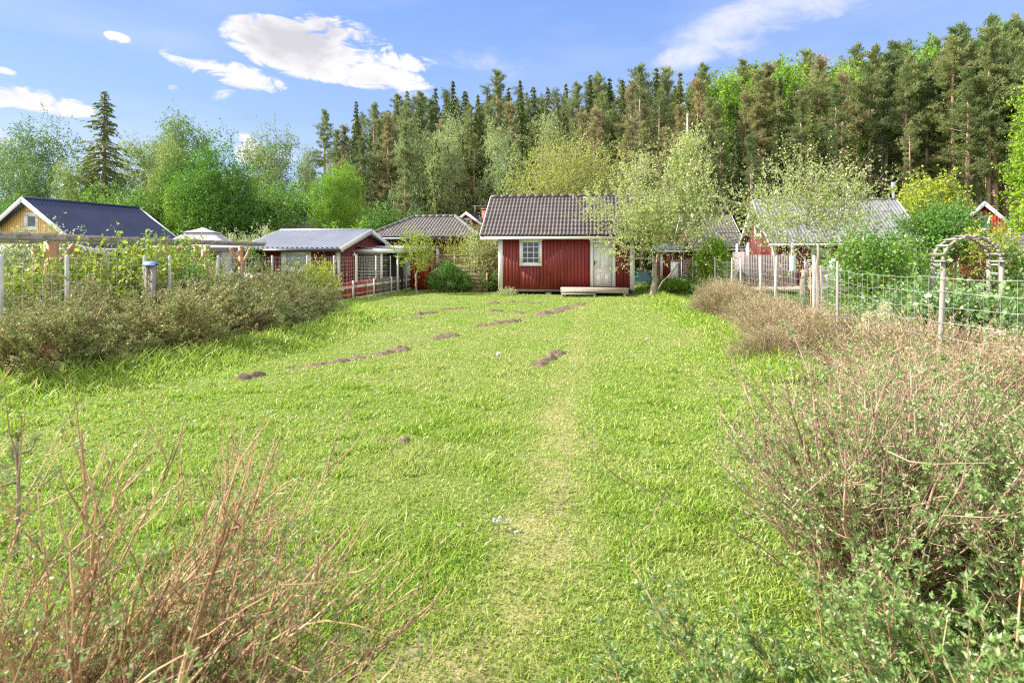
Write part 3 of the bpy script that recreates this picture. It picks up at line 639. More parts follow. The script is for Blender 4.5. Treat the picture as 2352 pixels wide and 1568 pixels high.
# ------------------------------------------------------------------ generic small house
def house(name, label, cat, loc, rot, w, dp, ze, zr, wall='red', skin='tile', roofm='tile', ovx=.35, ovy=.35, zb=.1, ridge='x', wins=(), board=.15, pitch=.19, amp=.04, course=.36, trim='white', backonly=False, holes=(), group=None, na=6):
    """front wall lies on y = 0 facing -y; wins: (side, a0, a1, z0, z1, kwargs)"""
    t = thing(name, label, cat, loc, rot, group)
    W_, D_ = (w, dp)
    m = MB(); front = (lambda a: ze) ; g1 = front; gs = front
    if ridge == 'x': gs = lambda a: ze+(zr-ze)*(1-abs(a-dp/2)/(dp/2))-.1
    else: g1 = lambda a: ze+(zr-ze)*(1-abs(a-w/2)/(w/2))-.1
    hs = {'f': [], 'r': [], 'l': [], 'b': []}
    for q in list(wins)+list(holes): hs[q[0]].append((q[1]+.09, q[2]-.09, q[3]+.09, q[4]-.09))
    kw = dict(board=board, gap=.02)
    clad(m, (0,0,0), X_, -Y_, 0, w, zb, g1 if ridge != 'x' else ze-.04, hs['f'], **kw)
    clad(m, (w,0,0), Y_, X_, 0, dp, zb, gs if ridge == 'x' else ze-.04, hs['r'], **kw)
    clad(m, (0,dp,0), -Y_, -X_, 0, dp, zb, gs if ridge == 'x' else ze-.04, hs['l'], **kw)
    clad(m, (w,dp,0), -X_, Y_, 0, w, zb, g1 if ridge != 'x' else ze-.04, hs['b'], **kw)
    m.build('wall', M[wall], t)
    c = MB()
    for (a, b) in ((0,0),(w,0),(0,dp),(w,dp)):
        sx = 1 if a == 0 else -1; sy = 1 if b == 0 else -1
        c.box(min(a-sx*.03,a+sx*.12), max(a-sx*.03,a+sx*.12), min(b-sy*.034,b-sy*.002), max(b-sy*.034,b-sy*.002), zb-.01, ze-.05)
        c.box(min(a-sx*.032,a-sx*.002), max(a-sx*.032,a-sx*.002), min(b,b+sy*.12), max(b,b+sy*.12), zb-.01, ze-.05)
    build_parts(c, 'corner_board', M[trim], t, 2)
    r = MB(); b = MB(); fa = MB(); rd = MB()
    if ridge == 'x':
        half = dp/2; slope = (zr-ze)/half; run = half+ovy; zE = ze-slope*ovy; sl = math.hypot(run, zr-zE)
        V = np.array((0, run, zr-zE))/sl; Vb = np.array((0, -run, zr-zE))/sl; wr = w+2*ovx
        ends = [((-ovx, -ovy, zE), X_, V), ((w+ovx, dp+ovy, zE), -X_, Vb)]
        barges = [((-ovx-.03, -ovy, zE), X_, V), ((w+ovx, -ovy, zE), X_, V), ((-ovx, dp+ovy, zE), -X_, Vb), ((w+ovx+.03, dp+ovy, zE), -X_, Vb)]
        fa.box(-ovx, w+ovx, -ovy+.012, -ovy+.03, zE-.15, zE-.04); fa.box(-ovx, w+ovx, dp+ovy-.03, dp+ovy-.012, zE-.15, zE-.04); fa.box(-ovx, w+ovx, -ovy+.032, -.04, zE-.148, zE-.135)
        rd.tube([(-ovx, dp/2, zr+.02), (w+ovx, dp/2, zr+.02)], .075, 8)
    else:
        half = w/2; slope = (zr-ze)/half; run = half+ovx; zE = ze-slope*ovx; sl = math.hypot(run, zr-zE)
        V = np.array((run, 0, zr-zE))/sl; Vb = np.array((-run, 0, zr-zE))/sl; wr = dp+2*ovy
        ends = [((-ovx, dp+ovy, zE), -Y_, V), ((w+ovx, -ovy, zE), Y_, Vb)]
        barges = [((-ovx, -ovy, zE), -Y_, V), ((w+ovx, -ovy-.03, zE), Y_, Vb), ((-ovx, dp+ovy+.03, zE), -Y_, V), ((w+ovx, dp+ovy, zE), Y_, Vb)]
        fa.box(w+ovx-.03, w+ovx-.012, -ovy, dp+ovy, zE-.15, zE-.04); fa.box(-ovx+.012, -ovx+.03, -ovy, dp+ovy, zE-.15, zE-.04); fa.box(w+.04, w+ovx-.032, -ovy, dp+ovy, zE-.148, zE-.135)
        rd.tube([(w/2, -ovy, zr+.02), (w/2, dp+ovy, zr+.02)], .075, 8)
    for O, U, v in ends:
        roof_skin(r, O, U, v, wr, sl, pitch, amp, course, .025 if course else 0, skin, na=na)
        slab(r, np.array(O)+np.array(v)*.01, U, v, wr, sl-.03, -.05, -.006)
    for O, U, v in barges: slab(b, O, U, v, .03, sl, -.16, .05)
    ro = r.build('roof', M[roofm], t); rd.build('ridge_cap', M[roofm], ro); build_parts(b, 'barge_board', M[trim], t); build_parts(fa, 'fascia', M[trim], t)
    for q in wins:
        O, U, N = {'f': ((0,0,0), X_, -Y_), 'r': ((w,0,0), Y_, X_), 'l': ((0,dp,0), -Y_, -X_), 'b': ((w,dp,0), -X_, Y_)}[q[0]]
        window(t, O, U, N, *q[1:5], **(q[5] if len(q) > 5 else {}))
    return t
def place_local(t, x, y):   # helper for things that stand against a house
    c, s_ = math.cos(t.rotation_euler[2]), math.sin(t.rotation_euler[2]); return t.location.x+x*c-y*s_, t.location.y+x*s_+y*c

# red cottage with the name on its wall
om_loc = uv(-10.85-4.3, 0)  # placeholder, set below
dcor = 24.2; cor = at(782, 588, dcor)           # right end of the eave
wO, dO = 4.2, 6.2
c_, s_ = math.cos(-PHI), math.sin(-PHI)
def off(p, x, y): return (p.x+x*c_-y*s_, p.y+x*s_+y*c_, 0)
omnia = house('red_cottage', 'low red cottage with ribbed metal roof and white script name on its wall', 'cottage',
    off(cor, -.28-wO, .42), -PHI, wO, dO, 2.14, 2.95, 'red', 'rib', 'metal_blue', .28, .42, board=.19, pitch=.23, amp=.05, course=None, trim='cream',
    wins=[('f', 1.55, 2.95, 1.0, 2.02, dict(trim=.16, sash=.07, pane='glass', curtain=True))])
def omnia_parts():
    t = omnia
    g = MB(); g.tube([(-.3,-.48,1.93),(wO+.3,-.48,1.93)], .06, 8); g.build('gutter', M['black'], t)
    d = MB(); d.tube([(wO-.45,-.48,1.9),(wO-.42,-.42,1.72),(wO-.12,-.07,1.5),(wO-.06,-.07,1.2),(wO-.06,-.07,.15)], .045, 8); d.build('downspout', M['black'], t)
    # handwriting "Omnia" as bent metal rod
    s = MB(); sc = .30; ox, oz = .22, 1.42
    def st(P, r=.011):
        P = np.array(P, float); k = np.linspace(0, len(P)-1, len(P)*5); i = np.arange(len(P))
        Q = np.stack([np.interp(k, i, P[:,0]), np.interp(k, i, P[:,1])], 1)
        K = np.ones(5)/5; Qx = np.convolve(np.pad(Q[:,0], 2, 'edge'), K, 'valid'); Qz = np.convolve(np.pad(Q[:,1], 2, 'edge'), K, 'valid')
        s.tube(np.stack([ox+(Qx+.18*Qz)*sc, np.full_like(Qx, -.05), oz+Qz*sc], 1), r, 5)
    st([(.62,1.18),(.42,1.1),(.12,.7),(.02,.25),(.18,.0),(.42,.08),(.66,.5),(.72,.95),(.55,1.15),(.40,1.0),(.5,.72)])
    st([(.74,.02),(.80,.42),(.88,.5),(.92,.3),(.92,.02),(.98,.38),(1.08,.5),(1.12,.3),(1.12,.02),(1.18,.38),(1.28,.5),(1.33,.3),(1.33,.05),(1.42,.02)])
    st([(1.48,.02),(1.53,.42),(1.60,.5),(1.66,.02)]); st([(1.66,.02),(1.72,.4),(1.82,.5),(1.86,.25),(1.88,.03),(1.97,.08),(2.04,.45)])
    st([(2.04,.45),(2.04,.1),(2.10,.02),(2.2,.1)]); st([(2.08,.66),(2.10,.72)], .014)
    st([(2.62,.42),(2.48,.5),(2.34,.3),(2.36,.06),(2.50,.02),(2.62,.3),(2.66,.48),(2.64,.1),(2.72,.02),(2.86,.1)])
    s.build('name_lettering', M['white'], t)
    l = MB(); l.lathe([(.02,.14),(.03,.1),(.12,.02),(.13,0),(.0,.01)], 12, (wO+.16,1.3,1.72)); l.tube([(wO,1.3,1.95),(wO+.16,1.3,1.95),(wO+.16,1.3,1.84)], .012, 5); l.build('wall_lamp', M['cream'], t)
omnia_parts()
x, y = place_local(omnia, .12, -.75)
o = thing('round_dish', 'round white dish standing by the red cottage wall', 'dish', (x, y, 0)); b = MB(); b.lathe([(0,-.02),(.1,-.016),(.2,.0),(.19,.02),(.1,.0),(0,-.005)], 20); d = b.build('disc', M['white'], o); d.rotation_euler = (PI/2-.1, 0, 0); d.location = (0, 0, .95)
b = MB(); b.tube([(0,.04,0),(0,.04,.95)], .015, 6); b.build('stand', M['wood'], o)
# lean-to with slatted screen on the right of it
x, y = place_local(omnia, wO+.02, 1.9)
t = thing('slatted_lean_to', 'lean-to with weathered slatted screen and glass roof beside the red cottage', 'shed', (x, y, 0), -PHI)
m = MB()
for k in range(13): m.box(.05, 1.15, -.02, .0, .12+k*.135, .12+k*.135+.1)
for k in range(13): m.box(1.22, 1.24, .02, .9, .12+k*.135+(.06 if k % 2 else 0), .12+k*.135+.09)
m.build('slat_screen', M['wood'], t)
m = MB(); m.box(1.15, 1.26, -.05, .02, 0, 1.95); m.box(1.95, 2.02, -.05, .02, 0, 1.9); m.box(0, .05, -.05, .02, 0, 1.98); build_parts(m, 'post', M['white'], t)
m = MB(); V = np.array((1, 0, -.1)); V /= np.linalg.norm(V); slab(m, (0,-.12,2.12), Y_, np.array((.995,0,-.1)), 2.4, 2.35, .0, -.03)
m.build('roof', M['metal_blue'], t)
m = MB(); m.box(0, 2.3, -.16, -.13, 1.84, 2.02); m.build('fascia', M['white'], t)
m = MB(); m.box(.1, 1.9, .9, 1.0, 0, 1.9); m.build('back_wall', M['dark'], t)

# hipped tile-roofed house further behind
def hip_house():
    d = 33; p = at(858, 588, d); wr = 9.0*1307/1307; 
    t = thing('hipped_house', 'dark red house with hipped brown tile roof behind the slatted lean-to', 'house', (p.x, p.y, 0), -PHI)
    w = 5.9; dp = 5.4; ze = 2.78; zr = 4.1; rx0, rx1 = 1.6, 4.2
    # roof planes from eave rectangle to the ridge
    ov = .4; run = dp/2+ov; sl = math.hypot(run, zr-ze)
    r = MB(); V = np.array((0,run,zr-ze))/sl; Vb = np.array((0,-run,zr-ze))/sl
    cl = (rx0+ov)/sl; cr = (w+ov-rx1)/sl
    roof_skin(r, (-ov,-ov,ze), X_, V, w+2*ov, sl, .2, .045, .36, .028, clip=(cl, cr))
    roof_skin(r, (w+ov,dp+ov,ze), -X_, Vb, w+2*ov, sl, .2, .045, .36, .028, clip=(cr, cl))
    for (x0, rx, U, sg) in ((w+ov, rx1, Y_, -1), (-ov, rx0, -Y_, 1)):
        hr = abs(rx-x0); s2 = math.hypot(hr, zr-ze); Vv = np.array((sg*hr, 0, zr-ze))/s2; k = run/s2
        roof_skin(r, (x0, -ov if sg < 0 else dp+ov, ze), U, Vv, dp+2*ov, s2, .2, .045, .36, .028, clip=(k, k))
    E = [(-ov,-ov,ze-.03),(w+ov,-ov,ze-.03),(w+ov,dp+ov,ze-.03),(-ov,dp+ov,ze-.03),(rx0,dp/2,zr-.05),(rx1,dp/2,zr-.05)]
    r.add(E, [(0,1,5,4),(2,3,4,5),(3,2,1,0)], [(1,2,5),(3,0,4)])
    ro = r.build('roof', M['tile2'], t)
    h = MB()
    for a, b in (((-ov,-ov,ze),(rx0,dp/2,zr)),((w+ov,-ov,ze),(rx1,dp/2,zr)),((rx0,dp/2,zr),(rx1,dp/2,zr)),((w+ov,dp+ov,ze),(rx1,dp/2,zr))):
        a, b = np.array(a), np.array(b); n = max(2, int(np.linalg.norm(b-a)/.4))
        for i in range(n): h.tube([a+(b-a)*i/n+Zv*.05, a+(b-a)*(i+1.05)/n+Zv*.06], [.1,.12], 8)
    h.build('ridge_tile', M['tile2'], ro)
    m = MB(); clad(m, (0,0,0), X_, -Y_, 0, w, .1, ze-.1, [(3.0,3.8,1.0,2.1)], .16, .02); clad(m, (w,0,0), Y_, X_, 0, dp, .1, ze-.1, (), .16, .02); clad(m, (0,dp,0), -Y_, -X_, 0, dp, .1, ze-.1, (), .16, .02)
    m.build('wall', M['darkred'], t)
    f = MB(); f.box(-ov, w+ov, -ov-.03, -ov, ze-.2, ze-.03); f.box(-ov, w+ov, -ov, 0, ze-.2, ze-.185); f.box(w+ov, w+ov+.03, -ov, dp+ov, ze-.2, ze-.03); build_parts(f, 'fascia', M['black'], t)
    window(t, (0,0,0), X_, -Y_, 2.9, 3.9, .9, 2.2, cols=2)
    for a in (1.45, 2.1): 
        dd = MB(); dd.box(a, a+.6, -.06, -.02, .1, 2.15); dd.build('door', M['white'], t)
    dd = MB(); dd.box(w-.1, w+.03, -.06, -.03, .1, ze-.2); dd.build('corner_board', M['white'], t)
hip_house()
# flat awning roof in front of it
p = at(892, 588, 28.8)
t = thing('red_shed', 'narrow red shed with white door under a pale flat roof by the lean-to', 'shed', (p.x, p.y, 0), -PHI)
m = MB(); clad(m, (0,0,0), X_, -Y_, 0, 1.9, .05, 1.95, [(.55,1.15,0,1.9)], .13, .02); clad(m, (1.9,0,0), Y_, X_, 0, 2, .05, 1.95, (), .13, .02); m.build('wall', M['red2'], t)
m = MB(); m.box(.56, 1.14, -.02, .0, .06, 1.89); m.build('door', M['white'], t)
m = MB(); m.box(-.7, 2.2, -.4, 2.3, 2.12, 2.2); m.build('roof', M['metal_blue'], t)
m = MB(); m.box(-.7, 2.2, -.44, -.41, 2.02, 2.2); m.build('fascia', M['white'], t)
p = at(995, 588, 36)
house('ochre_cottage', 'ochre yellow cottage with pale sloping roof behind the lattice fence', 'cottage', (p.x, p.y, 0), -PHI, 3.6, 4, 2.35, 3.1, 'orange', 'rib', 'metal_blue', .3, .4, course=None, wins=[('f', 2.2, 3.0, 1.1, 1.9, {})])
# far red gable
p = at(1034, 588, 50)
fr = house('gabled_cottage', 'bright red gabled cottage with brick chimney and small white attic window, far behind', 'cottage', (p.x, p.y, 0), -PHI-.06, 3.1, 6, 4.35, 5.5, 'red2', 'rib', 'metal_navy', .25, .3, ridge='y', course=None, wins=[('f', 1.1, 1.95, 4.05, 5.0, dict(trim=.12))])
m = MB(); m.box(2.25, 2.95, 2.4, 3.1, 4.4, 5.95); m.box(2.2, 3.0, 2.35, 3.15, 5.95, 6.05); m.build('chimney', M['brick'], fr)
m = MB(); m.box(.55, 1.1, -.12, -.06, 3.3, 4.35); m.build('hatch', M['black'], fr)
m = MB(); m.tube([(2.1,.6,5.4),(2.1,.6,6.15)], .02, 4)
for k in range(6): m.tube([(1.9+k*.2,.45,6.1),(1.9+k*.2,.75,6.1)], .012, 3)
m.tube([(1.8,.6,6.1),(3.1,.6,6.1)], .015, 3); m.build('aerial', M['wire'], fr)
# brown roof behind silvery bush
p = at(640, 588, 46)
house('brown_roofed_house', 'house showing only its brown tiled roof beyond the silvery bush', 'house', (p.x, p.y, 0), -PHI, 3.0, 6, 3.4, 5.05, 'darkred', 'tile', 'tile2', .4, .4, pitch=.3, course=.45)
# yellow house on the left
pk = at(68, 588, 28); th = math.radians(-15.9); wy = 6.9
ux, uy = math.cos(th), math.sin(th)
yh = house('yellow_house', 'yellow board house with navy ribbed metal roof and white attic window at the left', 'house', (pk.x-ux*wy/2, pk.y-uy*wy/2, 0), th, wy, 5.6, 2.35, 4.52, 'yellow', 'rib', 'metal_navy', .35, .35, ridge='y', course=None, pitch=.19, amp=.035,
    wins=[('f', wy/2-.35, wy/2+.6, 2.95, 3.85, dict(trim=.15, sash=.06)), ('r', 1.2, 2.3, 1.1, 2.1, dict(cols=2)), ('r', 3.4, 4.6, 1.1, 2.1, dict(cols=2)), ('f', 3.9, 5.2, .9, 2.1, dict(cols=2))])
p = at(-70, 588, 24)
house('white_roofed_shed', 'low shed with white corrugated roof at the left edge behind the pergola', 'shed', (p.x, p.y, 0), -.25, 4.2, 2.6, 1.85, 2.1, 'yellow', 'wave', 'white', .2, .2, course=None)
p = at(395, 588, 26)
house('white_roofed_cabin', 'cabin with flat pale roof between the yellow house and the gazebo', 'cabin', (p.x, p.y, 0), -.1, 2.6, 3, 1.95, 2.15, 'yellow', 'wave', 'white', .3, .3, course=None)
# right side: red house with grey corrugated roof and porch
cr_ = at(1766, 588, 27)
rh = house('porch_house', 'dark red house with grey corrugated roof behind the right apple tree', 'house', off(cr_, .3, .35), -PHI, 6.3, 4.7, 2.62, 4.55, 'darkred', 'wave', 'grey_roof', .3, .35, course=None, pitch=.16, amp=.035,
    wins=[('f', 4.1, 5.3, 1.0, 2.05, dict(cols=2)), ('f', 1.7, 2.5, .95, 2.0, {}), ('l', 1.7, 2.9, 2.7, 3.3, {})])
m = MB()
for xx, yy in ((-1.6,-1.6),(.3,-1.6),(-1.6,.4)): m.box(xx, xx+.09, yy, yy+.09, .1, 2.3)
build_parts(m, 'porch_post', M['white'], rh)
m = MB(); m.box(-1.75, -1.7, -1.6, .5, .35, 1.9); clad(m, (-1.7,-1.62,0), X_, -Y_, 0, 2.2, .35, 1.75, (), .11, .02, back=False); m.build('porch_wall', basic('porch_panel', (.26,.22,.22), .7, .2, 2, isl=.15), rh)
m = MB(); m.box(-2.0, 3.2, -2.2, -.05, .12, .3); m.build('terrace', M['deck'], rh)
x, y = place_local(rh, .75, -2.0)
t = thing('slatted_screen', 'white slatted garden screen on the terrace behind the mesh fence', 'screen', (x, y, .3), -PHI)
m = MB()
for k in range(16): m.box(0, 1.15, -.02, 0, .02+k*.078, .055+k*.078)
m.build('slats', M['white'], t)
m = MB(); m.box(-.05, 0, -.04, .02, 0, 1.3); m.box(1.15, 1.2, -.04, .02, 0, 1.3); build_parts(m, 'post', M['white'], t)
x, y = place_local(rh, 2.1, -1.9)
t = thing('round_table', 'round pale table top tipped on edge beside the slatted screen', 'table', (x, y, .3), -PHI)
m = MB(); m.lathe([(0,-.015),(.5,-.015),(.5,.015),(0,.015)], 28); q = m.build('tabletop', basic('pale_blue_top', (.62,.66,.72), .4, .05), t); q.rotation_euler = (PI/2-.12, 0, 0); q.location = (0, 0, .55)
m = MB(); m.beam((-.3,.12,.02),(-.3,.05,.5),.04,.04); m.beam((.3,.12,.02),(.3,.05,.5),.04,.04); build_parts(m, 'leg', M['wood'], t)
# far roofs right of the hut
p = at(1585, 588, 44)
fh = house('tile_roofed_cottage', 'cottage showing a small brown tiled roof with vent pipe right of the hut', 'cottage', (p.x, p.y, 0), -PHI, 3.3, 5.2, 3.5, 5.0, 'darkred', 'tile', 'tile2', .35, .35, pitch=.22)
m = MB(); m.tube([(2.2,2.4,4.8),(2.2,2.4,5.45)], .1, 8); m.build('vent_pipe', M['black'], fh)
p = at(1600, 588, 34)
house('grey_roofed_annexe', 'low annexe with grey tiled roof in front of the tile-roofed cottage', 'annexe', (p.x, p.y, 0), -PHI, 2.6, 3.6, 2.3, 3.1, 'darkred', 'tile', 'tile2', .3, .3, pitch=.22)
p = at(1518, 588, 36)
house('red_garden_shed', 'small red garden shed with flat grey roof behind the round green bush', 'shed', (p.x, p.y, 0), -PHI, 2.5, 2.4, 2.15, 2.4, 'red', 'wave', 'grey_roof', .3, .3, course=None)
p = at(2203, 588, 38)
th2 = -math.radians(30)
house('red_gabled_house', 'bright red gabled house with grey tiled roof at the far right', 'house', (p.x, p.y, 0), -.62, 2.6, 9, 3.75, 5.2, 'red2', 'tile', 'tile2', .25, .3, ridge='y', pitch=.25, wins=[('f', .95, 1.6, 3.35, 4.35, dict(trim=.12))])
p = at(2300, 588, 27)
house('pale_red_shed', 'faded pinkish red shed with low grey roof at the right edge', 'shed', (p.x, p.y, 0), -.1, 3.4, 3, 2.0, 2.75, 'red2', 'tile', 'tile2', .35, .5, pitch=.2)
# ------------------------------------------------------------------ fences
def wire_panel(mb, pts, ztop, zbot, nh, dv, r=.0022, sag=.012):
    """woven wire between posts: horizontal and vertical strands"""
    for k in range(nh):
        z = zbot+(ztop-zbot)*k/(nh-1); P = []
        for a, b in zip(pts[:-1], pts[1:]):
            n = max(3, int((b-a).length/.3))
            for i in range(n):
                t = i/n; q = a.lerp(b, t); P.append((q.x+random.gauss(0,.006), q.y+random.gauss(0,.006), q.z+z-sag*math.sin(PI*t)*random.uniform(.5,1.6)+random.gauss(0, sag*.35)))
        P.append((pts[-1].x, pts[-1].y, pts[-1].z+z)); mb.tube(P, r*(1.3 if k in (0, nh-1) else 1), 3, cap=False)
    if dv:
        for a, b in zip(pts[:-1], pts[1:]):
            n = max(1, int((b-a).length/dv)); ln = random.gauss(0, .02)
            for i in range(1, n):
                q = a.lerp(b, i/n); w = random.gauss(0, .01)
                mb.tube([(q.x, q.y, q.z+zbot), (q.x+w+ln, q.y+w, q.z+(zbot+ztop)/2), (q.x+ln, q.y, q.z+ztop)], r*.8, 3, cap=False)
def post(par, P, h, r, mat='postw', lean=(0,0), n=8, name='post'):
    mb = MB(); mb.tube([(0,0,-.1),(lean[0]*.5,lean[1]*.5,h*.5),(lean[0],lean[1],h-r*.6),(lean[0],lean[1],h)], [r,r*.97,r*.92,r*.35], n)
    o = mb.build(name, M[mat], par, smooth=True); o.location = P; return o
def along(u, x):    # v of the point on the plot line u seen at photo column x
    k = (x-1176)/FPX; c, s_ = math.cos(PHI), math.sin(PHI)   # (u c+v s)/( -u s+v c)=k
    return u*(c+k*s_)/(k*c-s_)
# left mesh fence, on the plot line
UL = -9.1
t = thing('mesh_fence', 'tall galvanised mesh fence on round grey posts behind the left hedge', 'fence')
vs = [along(UL, x) for x in (3, 155, 332, 390, 501, 625, 705, 767, 819, 863, 897, 981)]
pts = [uv(UL, v) for v in vs]
for i, p_ in enumerate(pts): post(t, p_, 1.72, .036 if i < 10 else .028, lean=(random.gauss(0,.012), random.gauss(0,.01)))
m = MB(); wire_panel(m, pts[:-1], 1.66, .15, 12, .16, .0024); m.build('wire_mesh', M['wire'], t)
# low picket fence on the same line
def picket(name, label, U0, V0, V1, h, mats, rail='pick_w', step=.085, w=.055, base=True, curve=None, z0=.06, flip=1):
    t = thing(name, label, 'fence'); L_ = V1-V0; n = int(L_/step); bl = {k: MB() for k in set(mats)}
    for i in range(n):
        v = V0+i*step; uu = U0+(curve(v) if curve else 0); hh = h*random.uniform(.94, 1.05); p0 = uv(uu, v); a = uv(0, w/2); c = uv(.008, 0)
        mk = mats[0] if len(mats) == 1 else (mats[0] if (v < V0+7.2 and random.random() < .72) else mats[1])
        lean = random.gauss(0, .012)
        x, y = p0.x, p0.y; V = []
        for s_ in (-1, 1):
            for q, zz in ((-1,z0),(1,z0),(1,hh-.035),(0,hh),(-1,hh-.035)): V.append((x+a.x*q+c.x*s_, y+a.y*q+lean*zz+c.y*s_, zz))
        bl[mk].add(V, [(0,1,2,4),(9,7,6,5),(0,5,6,1),(1,6,7,2),(4,9,5,0)], [(4,2,3),(8,7,9),]); bl[mk].quad(V[2],V[7],V[8],V[3]); bl[mk].quad(V[3],V[8],V[9],V[4])
    names = {'pick_r': 'red_pickets', 'pick_g': 'grey_pickets', 'pick_w': 'white_pickets'}
    for k, b in bl.items():
        if b.V: b.build('picket_panel', M[k], t)
    vv = np.arange(V0, V1+.01, 1.0); cf = (lambda v: curve(v) if curve else 0)
    r1 = MB(); r2 = MB(); kb = MB()
    for a, b in zip(vv[:-1], vv[1:]):
        r1.beam(uv(U0+.035*flip+cf(a), a, h*.70), uv(U0+.035*flip+cf(b), b, h*.70), .022, .10); r2.beam(uv(U0+.03*flip+cf(a), a, h*.34), uv(U0+.03*flip+cf(b), b, h*.34), .02, .045)
        if base: kb.beam(uv(U0+.03*flip+cf(a), a, .05), uv(U0+.03*flip+cf(b), b, .05), .022, .11)
    r1.build('rail', M[rail], t); r2.build('rail', M['wood'], t)
    if base: kb.build('kick_board', M[rail], t)
    ps = MB()
    for v in np.arange(V0+.4, V1, 2.1):
        q = uv(U0+.07*flip+cf(v), v); pp = MB(); pp.box(-.03, .03, -.03, .03, -.05, h+.03); o = pp.build('fence_post', M['pick_w'], t); o.location = q
    return t
picket('picket_fence', 'low picket fence of red and grey slats with pale rails left of the lawn', UL+.12, 16.0, 33.5, .74, ['pick_r','pick_g'])
m_ = at(-60, 588, 12); 
t = thing('grey_picket_fence', 'low grey picket fence peeking over the hedge at the left edge', 'fence', (m_.x, m_.y, 0), -.15)
m = MB()
for i in range(24): m.box(i*.085, i*.085+.055, -.01, .01, .1, .97+random.uniform(-.02,.02))
m.build('picket_panel', M['pick_g'], t); m = MB(); m.box(-.05, 2.1, -.04, -.012, .85, .9); m.build('rail', M['wood'], t)
# right mesh fence
UR = 5.0
t = thing('wire_fence', 'leaning wire fence on pale wooden posts along the right side of the lawn', 'fence')
RP = [(1535,1.68,.035),(1544,1.66,.03),(1566,1.64,.035),(1590,1.66,.035),(1605,1.62,.035),(1630,1.66,.045),(1643,1.64,.04),(1681,1.64,.05),(1702,1.65,.05),(1749,1.70,.06),(1780,1.70,.065),(1870,1.72,.055)]
pts = []
for x, h, r in RP:
    p_ = uv(UR, along(UR, x)); pts.append(p_); post(t, p_, h, r*.68, 'pick_w' if r < .045 else 'postw', lean=(random.gauss(0,.03), random.gauss(0,.02)))
p1 = at(1924, 588, 9.2); p2 = at(2155, 588, 6.6); p3 = at(2420, 588, 5.6); p1.z = p2.z = p3.z = 0
post(t, p1, 1.62, .022, 'wood'); post(t, p2, 1.52, .03, 'wood', lean=(.06, 0)); post(t, p3, 1.62, .03, 'wood')
m = MB(); wire_panel(m, pts+[p1], 1.50, .25, 9, .17, .0032, .03); wire_panel(m, [p1, p2, p3], 1.46, .25, 8, .14, .0026, .03)
m.build('wire_mesh', M['wire'], t)
# thin canes and a gnarled post next to it
for (x, h, d, lab) in ((1861, 1.45, 12.6, 'thin brown stake beside the lichen-covered fence post'), (1885, 1.5, 12.0, 'thin leaning stake right of the lichen-covered fence post')):
    q = at(x, 588, d); q.z = 0; mb = MB(); mb.tube([(0,0,0),(.02,0,h*.6),(.0,.01,h)], [.018,.016,.013], 6); o = mb.build('stake', M['woodw'], None); o.location = q; tag(o, lab, 'stake')
q = at(1878, 588, 12.2); q.z = 0; mb = MB(); mb.tube([(0,0,0),(.02,0,.9),(-.01,.01,1.5),(.03,0,1.75),(.0,.0,1.95)], [.05,.047,.042,.032,.022], 9); o = mb.build('gnarled_post', M['bark'], None, True); o.location = q; tag(o, 'gnarled grey lichen-covered post rising above the wire fence', 'post')
picket('white_picket_fence', 'low whitewashed picket fence half buried in the right bushes', UR-.15, 8.2, 36, .46, ['pick_w'], step=.075, w=.05, curve=lambda v: .12*math.sin(v*.5), flip=1, base=False)
q = uv(UR, 35); mb = MB(); mb.box(-.22, .22, -.03, .03, 0, 1.35); o = mb.build('gate_panel', M['white'], None); o.location = q; tag(o, 'white board gate panel behind the trunk of the front apple tree', 'gate')

# ------------------------------------------------------------------ pergola, gazebo and small things on the left
def pergola():
    t = thing('pergola', 'long wooden pergola with weathered rafters behind the left mesh fence', 'pergola')
    uP = -10.6; v0, v1 = 7.6, 17.4; zb = 2.03
    b = MB(); b.beam(uv(uP, v0, zb), uv(uP, v1, zb+.03), .05, .08); b.beam(uv(uP-2.6, v0, zb), uv(uP-2.6, v1, zb+.03), .05, .08); build_parts(b, 'beam', M['wood'], t)
    for v in np.arange(v0+.1, v1, .52):
        r = MB(); r.beam(uv(uP+.28, v, zb+.075), uv(uP-2.9, v, zb+.09), .045, .07); r.build('rafter', M['wood'], t)
    for x, w in ((118,.17),(381,.10),(450,.10),(475,.11),(553,.11)):
        v = along(uP, x); q = uv(uP, v); p = MB(); p.box(-w/2, w/2, -w/2, w/2, -.1, zb-.04); o = p.build('post', M['woodw'], t); o.location = q; o.rotation_euler = (0,0,-PHI)
        if x not in (475,):
            for sg in ((-1, 1) if x != 118 else (1,)):
                br = MB(); br.beam(uv(uP, v+sg*.06, zb-.62), uv(uP, v+sg*.5, zb-.1), .05, .09); br.build('brace', M['woodw'], t)
    for v in (9, 12, 15, 18):
        p = MB(); q = uv(uP-2.6, v); p.box(-.06,.06,-.06,.06,-.1,zb-.08); o = p.build('post', M['woodw'], t); o.location = q
pergola()
